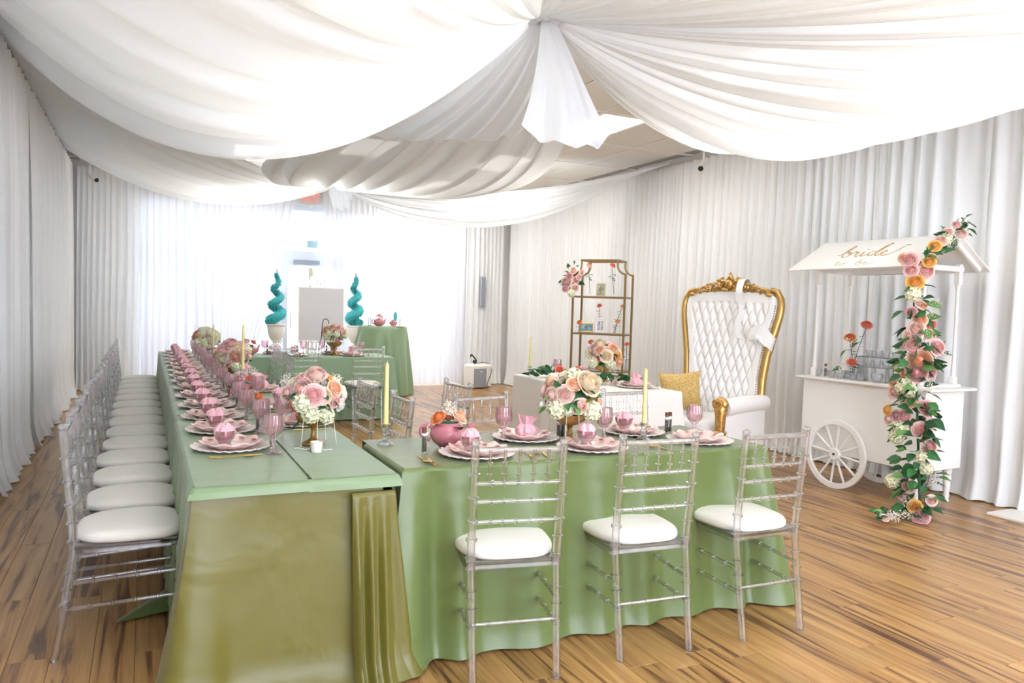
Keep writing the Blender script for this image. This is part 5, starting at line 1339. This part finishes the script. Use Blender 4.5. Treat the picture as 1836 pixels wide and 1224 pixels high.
m = MB()
for st in small: m.tube(smooth_path([on_roof(a, b) for a, b in st], 5), .0028, 6, flat=.35)
m.obj('small_lettering', M_glt, ct, label='small gold script reading to be', kind='stuff')
# things on the cart
CZ = .909
def cW(x, y, z): return CR @ Vector((x, y, z))
def riser(label, x0, x1, y0, y1, h):
    o = thing('acrylic_riser', label, 'display stand', cW(0, 0, CZ), math.radians(3.7), 'clear acrylic risers on the cart')
    MB().box(x0, x1, y0, y1, h - .006, h, b=.0015).obj('shelf', M_glass, o, smooth=False); MB().box(x0, x1, y0, y0 + .005, 0, h - .006).obj('side', M_glass, o, smooth=False); MB().box(x0, x1, y1 - .005, y1, 0, h - .006).obj('side', M_glass, o, smooth=False)
    m = MB(); m.tube([(x0, y0, 0), (x0, y0, h), (x0, y1, h), (x0, y1, 0)], .0022, 6); m.tube([(x0, y0, h), (x1, y0, h), (x1, y1, h), (x0, y1, h)], .0022, 6); m.obj('edge', pmat('acrylic_edge', (140, 142, 146), .3, .3), o)
riser('lower clear acrylic riser on the cart counter beside the garland', .03, .17, .36, .62, .12)
riser('taller clear acrylic riser at the back of the cart counter', .22, .36, .40, .76, .19)
cupm = MB().lathe([(.0, .0), (.018, .0), (.022, .006), (.029, .03), (.032, .055), (.031, .055), (.028, .03), (.02, .009), (0, .006)], 20, cap=False)
cupm.tube(smooth_path([(.03, 0, .045), (.048, 0, .042), (.046, 0, .022), (.027, 0, .018)], 4), .0028, 6); cup2 = cupm.mesh('teacup', M_glass)
bowlm = MB().lathe([(0, 0), (.022, 0), (.034, .012), (.046, .035), (.048, .055), (.042, .072), (.04, .072), (.045, .055), (.043, .035), (.03, .014), (0, .006)], 22, cap=False).mesh('jar', M_glass)
rr = random.Random(8); cupn = 0
cuppos = [(.10, .41, .12, 'on the lower riser, first from the garland'), (.10, .49, .12, 'in the middle of the lower riser'), (.10, .57, .12, 'at the left end of the lower riser'), (.29, .46, .19, 'on the taller riser, first from the garland'), (.28, .54, .19, 'on the taller riser, second from the garland'),
          (.30, .62, .19, 'on the taller riser, third from the garland'), (.29, .70, .19, 'on the taller riser, nearest the roses'), (.06, 1.02, 0, 'at the far left corner of the counter'), (.14, .97, 0, 'second from the left on the counter'), (.05, .88, 0, 'right of the tea tube on the counter'),
          (.04, .66, 0, 'in front of the risers, left one'), (.03, .58, 0, 'in front of the risers, middle one'), (.25, .93, 0, 'at the back left of the counter'), (.16, .83, 0, 'behind the small frosted bowl')]
for (x, y, z, w_) in cuppos: link('glass_teacup', cup2, None, cW(x, y, CZ + z), rr.uniform(0, 6), label='clear glass teacup on the cart, ' + w_, cat='cup', group='clear teacups on the cart')
for (x, y, z, w_) in ((.05, .45, 0, 'round clear glass bowl on the counter under the lower riser'), (.04, .78, 0, 'round clear glass bowl at the left of the risers'), (.30, .36, 0, 'round clear glass bowl behind the garland')):
    link('glass_bowl', bowlm, None, cW(x, y, CZ + z), 0, label=w_, cat='bowl', group='clear glass bowls on the cart')
for (x, y, w_) in ((.05, .94, 'front'), (.30, .80, 'rear')):
    tq = link('tea_tube', tube_g, None, cW(x, y, CZ), 0, label='corked glass tea tube standing on the cart counter, %s one' % w_, cat='test tube', group='corked tea tubes on the cart')
    link('tea_leaves', tube_t, tq); link('cork_stopper', tube_c, tq); link('ribbon_tag', tube_r, tq)
frame('small silver frame on the cart counter beside the garland', cW(.12, .30, CZ), .10, .15, math.radians(3.7 - 70), -.15, .008, pmat('silver_rim', (150, 150, 150), .3, .8), pmat('floral_card', (240, 226, 205), .5, noise=.3, nscale=60))
GVC = 'clear vases with roses on the cart'
def vaseC(vlab, labs, x, y, z, vh, stems): bud_vase(vlab, labs, tuple(cW(x, y, CZ + z)), vh, stems, GVC, vr=.02)
vaseC('clear vase with two roses beside the taller riser on the cart', ['tall coral rose leaning right above the cart risers', 'orange rose leaning left beside the cart risers'], .22, .80, 0, .2, [('coral', .08, -.05, .44, .042), ('orange', -.02, .03, .33, .04)])
vaseC('short clear vase in front of the left riser on the cart', ['short orange rose in the low vase on the cart'], .07, .72, 0, .06, [('coral', .02, 0, .13, .036)])
vaseC('tall clear vase with two roses at the near end of the cart', ['tall coral rose at the near end of the cart', 'orange rose below the coral one at the near end of the cart'], .42, .21, .0, .22, [('coral', -.06, .02, .46, .042), ('orange', -.1, .04, .37, .036)])
cluster('filler_flowers', "white baby's breath in the left rose vase on the cart", cW(.2, .82, 1.16), [('babys_breath', 'white', -.03, .05, .06), ('babys_breath', 'white', .07, .0, .05)], 3, 4, R=.05, group='filler flowers on the cart')
cluster('filler_flowers', "white baby's breath in the low vase on the cart", cW(.08, .76, 1.0), [('babys_breath', 'white', -.03, .0, .06), ('babys_breath', 'white', .02, .0, .04)], 4, 3, R=.04, group='filler flowers on the cart')
cluster('filler_flowers', "white baby's breath in the tall vase at the near end of the cart", cW(.42, .21, 1.16), [('babys_breath', 'white', .05, .0, .06), ('babys_breath', 'white', -.09, -.02, .05)], 5, 6, R=.06, group='filler flowers on the cart')
# ------------------------------------------------------------------ garland
GARL = [('rose', 'pink', -0.019, 1.847, 0.049),
        ('rose', 'amber', 0.01, 1.69, 0.057),
        ('rose', 'peach', -0.059, 1.863, 0.037),
        ('rose', 'pink', -0.013, 1.772, 0.041),
        ('rose', 'pink', 0.079, 1.769, 0.049),
        ('hydrangea', 'white', -0.004, 1.6, 0.057),
        ('rose', 'blush', 0.034, 1.533, 0.029),
        ('rose', 'mauve', -0.019, 1.474, 0.033),
        ('rose', 'peach', 0.054, 1.521, 0.029),
        ('rose', 'peach', 0.035, 1.419, 0.041),
        ('rose', 'blush', 0.01, 1.356, 0.049),
        ('rose', 'peach', 0.097, 1.317, 0.037),
        ('rose', 'blush', -0.031, 1.309, 0.041),
        ('rose', 'pink', -0.012, 1.242, 0.053),
        ('rose', 'pink', 0.135, 1.23, 0.049),
        ('peony', 'peach', 0.025, 1.132, 0.066),
        ('peony', 'pink', 0.003, 1.045, 0.062),
        ('rose', 'peach', -0.069, 1.026, 0.037),
        ('rose', 'mauve', 0.083, 1.053, 0.041),
        ('hydrangea', 'white', -0.067, 0.935, 0.066),
        ('rose', 'peach', -0.147, 0.963, 0.033),
        ('rose', 'blush', -0.144, 0.892, 0.041),
        ('rose', 'peach', -0.038, 0.833, 0.037),
        ('rose', 'pink', 0.05, 0.814, 0.045),
        ('rose', 'pink', 0.061, 0.762, 0.029),
        ('rose', 'amber', -0.191, 0.759, 0.033),
        ('rose', 'mauve', -0.136, 0.727, 0.037),
        ('rose', 'pink', -0.084, 0.727, 0.041),
        ('rose', 'blush', -0.185, 0.692, 0.033),
        ('rose', 'pink', 0.083, 0.692, 0.037),
        ('rose', 'pink', 0.022, 0.645, 0.049),
        ('hydrangea', 'white', -0.102, 0.641, 0.049),
        ('hydrangea', 'white', -0.135, 0.578, 0.049),
        ('rose', 'pink', 0.071, 0.527, 0.045),
        ('hydrangea', 'white', 0.018, 0.456, 0.045),
        ('hydrangea', 'white', 0.048, 0.381, 0.045),
        ('hydrangea', 'white', -0.167, 0.256, 0.049),
        ('rose', 'pink', -0.063, 0.24, 0.041),
        ('rose', 'mauve', -0.116, 0.177, 0.033),
        ('rose', 'blush', 0.075, 0.161, 0.033),
        ('rose', 'amber', -0.03, 0.106, 0.041),
        ('rose', 'mauve', 0.005, 0.047, 0.049),
        ('babys_breath', 'white', 0.122, 1.533, 0.041),
        ('babys_breath', 'white', 0.105, 1.466, 0.041),
        ('babys_breath', 'white', 0.048, 1.281, 0.049),
        ('babys_breath', 'white', 0.157, 1.132, 0.049),
        ('babys_breath', 'white', -0.094, 0.825, 0.041),
        ('babys_breath', 'white', -0.077, 0.13, 0.041),
        ('rose', 'blush', -0.015, 1.152, 0.033),
        ('hydrangea', 'white', -0.104, 1.093, 0.037),
        ('rose', 'blush', -0.068, 1.242, 0.033)]

ga = thing('flower_garland', 'long garland of roses and ivy falling from the cart roof to the floor', 'garland', (4.95, 3.58, 0))
GB = Vector((4.95, 3.58, 0))
def gax(z): t = max(0, z) / 1.8; return Vector((4.95 + .05 * t, 3.58 + .20 * t, z))
toc = Vector((-4.95, -3.6, 0)).normalized(); grt = UP.cross(toc).normalized()
rr = random.Random(21)
for (k, c, off, z, r) in GARL:
    p = gax(z) + grt * off + toc * (.055 - abs(off) * .4); put_flower(ga, k, c, round(max(.03, r * 1.14), 2), p - GB, toc + grt * off * 6 + UP * .25, rr.uniform(0, 6))
# along the gable
e0 = cW(-.25, -.10, 1.81); e1 = cW(.22, -.10, 2.10)
for (t, k, c, dx, r, up_) in ((.12, 'rose', 'peach', 0, .035, .02), (.2, 'rose', 'amber', .0, .045, .08), (.34, 'rose', 'blush', 0, .045, .08), (.45, 'hydrangea', 'white', 0, .05, .06), (.5, 'rose', 'blush', 0, .04, .1), (.62, 'babys_breath', 'white', 0, .06, .03), (.72, 'rose', 'pink', 0, .03, .1),
                              (.85, 'rose', 'blush', 0, .045, .0), (.78, 'babys_breath', 'white', 0, .06, -.03), (.08, 'rose', 'amber', -.03, .045, .0)):
    p = e0.lerp(e1, t) + UP * up_ + toc * .06; put_flower(ga, k, c, r, p - GB, toc + UP * .5, rr.uniform(0, 6))
for i in range(55):
    t = rr.random(); p = e0.lerp(e1, t * 1.08) + UP * rr.uniform(-.03, .13) + toc * rr.uniform(-.04, .07); d = Vector((rr.gauss(0, 1), rr.gauss(0, 1), rr.gauss(0, .8) + .2))
    put_flower(ga, 'leaf', rr.choice(['green', 'green', 'light', 'dark']), rr.choice([.06, .08, .09]), p - GB, d, rr.uniform(-1.2, 1.2))
for i in range(220):
    z = rr.uniform(.04, 1.72); wd = .045 + .055 * (1 if z < 1.2 else .5); a = rr.uniform(0, 6.28)
    if 1.35 < z < 1.75 and rr.random() < .45: continue
    p = gax(z) + grt * wd * math.cos(a) * rr.uniform(.3, 1.1) + toc * (wd * math.sin(a) * .7 + .01)
    d = grt * math.cos(a) * 1.2 + toc * (math.sin(a) + .4) + UP * rr.uniform(-.8, .5)
    put_flower(ga, 'leaf', rr.choice(['green', 'dark', 'dark', 'light']), rr.choice([.08, .10, .115]), p - GB, d, rr.uniform(-1.2, 1.2))
for i in range(24):      # tail on the floor
    t = rr.random(); p = Vector((4.95 - .36 * t, 3.58 + .12 * t, .03 + .05 * rr.random())) + Vector((rr.uniform(-.06, .06), rr.uniform(-.07, .07), 0)); d = Vector((rr.gauss(-.5, 1), rr.gauss(0, 1), .4))
    put_flower(ga, 'leaf', rr.choice(['green', 'light', 'dark']), .07, p - GB, d, rr.uniform(-1, 1))
for (x, y, r) in ((-.12, .03, .06), (-.2, .05, .06), (-.27, .02, .05), (-.05, -.03, .05), (-.32, .08, .04)): put_flower(ga, 'babys_breath', 'white', r, (x, y, .03), (0, -.2, 1))
for (x, y, c, r) in ((-.2, .11, 'mauve', .035), (-.3, .05, 'blush', .03)): put_flower(ga, 'rose', c, r, (x, y, .04), (-.2, -.6, .6))
m = MB(); m.tube([tuple(gax(z) - GB) for z in np.linspace(.02, 1.8, 20)] + [tuple(e0.lerp(e1, t) + UP * .03 - GB) for t in (.1, .4, .7, 1)], .009, 8)
m.obj('vine', M_leafd, ga)
for z in (.3, .62, .95, 1.3): put_flower(ga, 'babys_breath', 'white', .06, gax(z) - GB + grt * .07 + toc * .05, toc + grt)

# ================================================================== BACK OF ROOM
# white board on easel
bd = thing('easel', 'white wooden floor easel holding the blank board in front of the door', 'easel', (2.38, 11.62, 0))
for (a, b) in (((-.28, -.03, 0), (-.05, .05, 1.75)), ((.28, -.03, 0), (.05, .05, 1.75)), ((0, .5, 0), (0, .07, 1.7))): MB().tube([a, b], .014, 8).obj('leg', M_white, bd)
MB().box(-.34, .34, -.07, -.01, .80, .825, b=.004).obj('ledge', M_white, bd)
bo = thing('blank_board', 'large blank light grey board with a white edge standing on the easel', 'board', (2.38, 11.585, .826))
T = Matrix.Rotation(-.06, 4, 'X')
m = MB(); m.obox(T, -.34, .34, -.02, -.002, 0, .80, b=.003); m.obj('edge', M_white, bo, smooth=False)
m = MB(); m.obox(T, -.325, .325, -.023, -.02, .012, .788); m.obj('face', pmat('board_grey', (214, 213, 214), .7), bo, smooth=False)
# tabletop easel
te = thing('tabletop_easel', 'small empty black wire easel on the far table', 'easel', (2.07, 9.78, TZ + .001))
MB().tube(smooth_path([(-.075, 0, 0), (-.05, .02, .25), (-.04, .03, .38), (-.02, .032, .43), (.02, .032, .43), (.04, .03, .38), (.05, .02, .25), (.075, 0, 0)], 5), .0055, 8).obj('arch', M_black, te)
MB().tube([(-.048, .025, .3), (.048, .025, .3)], .005, 6).obj('crossbar', M_black, te)
MB().tube([(0, .025, .3), (0, .1, .0)], .005, 6).obj('rear_leg', M_black, te)
# topiaries
M_teal = pmat('teal_boxwood', (70, 184, 188), .7, noise=.25, nscale=60)
def topiary(x, y, label, plab, a0, h=.78):
    o = thing('spiral_topiary', label, 'topiary', (x, y, 1.06), 0, 'teal spiral topiaries')
    n = 90; P = []; R_ = []
    for i in range(n + 1):
        t = i / n; a = a0 + t * 2 * PI * 3.1; q = .085 * (1 - t) ** .8 + .006; P.append((q * math.cos(a), q * math.sin(a), .02 + t * h * .93)); R_.append(.062 * (1 - t) ** .7 + .014)
    m = MB(); m.tube(P, R_, 12); rr_ = random.Random(int(a0 * 10) + 3); me_v = list(m.v)
    for k in range(2600):
        v = Vector(me_v[rr_.randrange(len(me_v))]) + Vector((rr_.gauss(0, .007), rr_.gauss(0, .007), rr_.gauss(0, .008))); a = Vector((rr_.gauss(0, 1), rr_.gauss(0, 1), rr_.gauss(0, 1))).normalized() * .013; b = a.orthogonal() * .8
        m.add([v - a, v + b, v + a], [(0, 1, 2)])
    m.obj('foliage', M_teal, o, smooth=False)
    MB().tube([(0, 0, -.02), (0, 0, h + .03)], .006, 6).obj('stem', M_stem, o)
    pt = thing('urn_planter', plab, 'planter', (x, y, 0), 0, 'white urn planters')
    MB().lathe([(.05, .78), (.06, .80), (.10, .86), (.125, .95), (.13, 1.03), (.145, 1.045), (.145, 1.06), (.12, 1.06), (.115, 1.03), (0, 1.02)], 28, cap=False).obj('bowl', M_white, pt)
    MB().lathe([(.13, 0), (.13, .05), (.10, .08), (.085, .12), (.08, .65), (.1, .7), (.1, .74), (.05, .78), (0, .78)], 20).obj('pedestal', M_white, pt)
topiary(1.76, 11.8, 'teal spiral topiary left of the blank board', 'white urn planter under the left topiary', 2.2)
topiary(2.95, 11.85, 'teal spiral topiary right of the blank board beside the round table', 'white urn planter under the right topiary', .4)
# round table top items
for (x, y, h, lab) in ((3.10, 11.6, .13, 'thin black candlestick at the left edge of the tall round table'), (3.15, 11.68, .13, 'thin black candlestick beside the small teapot on the tall round table'), (3.60, 11.6, .12, 'thin black candlestick at the right edge of the tall round table')):
    m = MB(); m.lathe([(0, 0), (.02, 0), (.02, .004), (.004, .008), (.0035, h), (.006, h + .004), (0, h + .006)], 12, (x, y, 1.063)); m.obj('candlestick', M_black, label=lab, cat='candlestick', group='thin black candlesticks')
o = thing('feathered_teacup', 'pink cup with a teal feather pick on the tall round table', 'cup', (3.50, 11.62, 1.063), 0)
MB().lathe([(0, 0), (.03, 0), (.04, .02), (.06, .045), (.062, .07), (.055, .07), (0, .02)], 20, cap=False).obj('cup', M_tpot, o)
MB().ball((.03, 0, .15), .03, 10, 8, (1, .6, 2.6)).obj('feather', M_teal, o); put_flower(o, 'rose', 'pink', .035, (-.01, -.02, .08), (0, -.5, 1))
MB().lathe([(0, 0), (.09, 0), (.11, .008), (.108, .01), (0, .004)], 28, (3.54, 11.5, 1.063), cap=False).obj('serving_plate', M_white, label='white round plate at the front of the tall round table', cat='plate')
# air purifier with black cable
ap = thing('air_purifier', 'white box air purifier with a grey front on the floor by the right corner', 'appliance', (5.22, 12.25, 0), math.radians(14))
MB().box(-.21, .21, -.15, .15, .01, .42, b=.03).obj('body', M_white, ap)
MB().box(-.19, .08, -.156, -.148, .03, .35, b=.004).obj('grille', pmat('appliance_grey', (158, 164, 176), .5), ap)
MB().box(-.05, -.025, -.159, -.155, .28, .31).obj('badge', M_white, ap, smooth=False)
m = MB(); m.tube(smooth_path([(-.08, 0, .42), (-.05, -.02, .47), (-.09, 0, .54), (-.13, .02, .58), (-.16, 0, .55)], 6), .012, 8); m.tube(smooth_path([(-.05, 0, .43), (.1, -.02, .44), (.17, -.1, .42), (.18, -.16, .3), (.1, -.17, .12), (.08, -.17, .02)], 6), .006, 6); m.ball((-.08, 0, .46), .03, 8, 6)
m.obj('power_cable', M_black, label='black power cable coiled on top of the air purifier', cat='cable').matrix_world = Matrix.Translation((5.22, 12.25, 0)) @ Matrix.Rotation(math.radians(14), 4, 'Z')
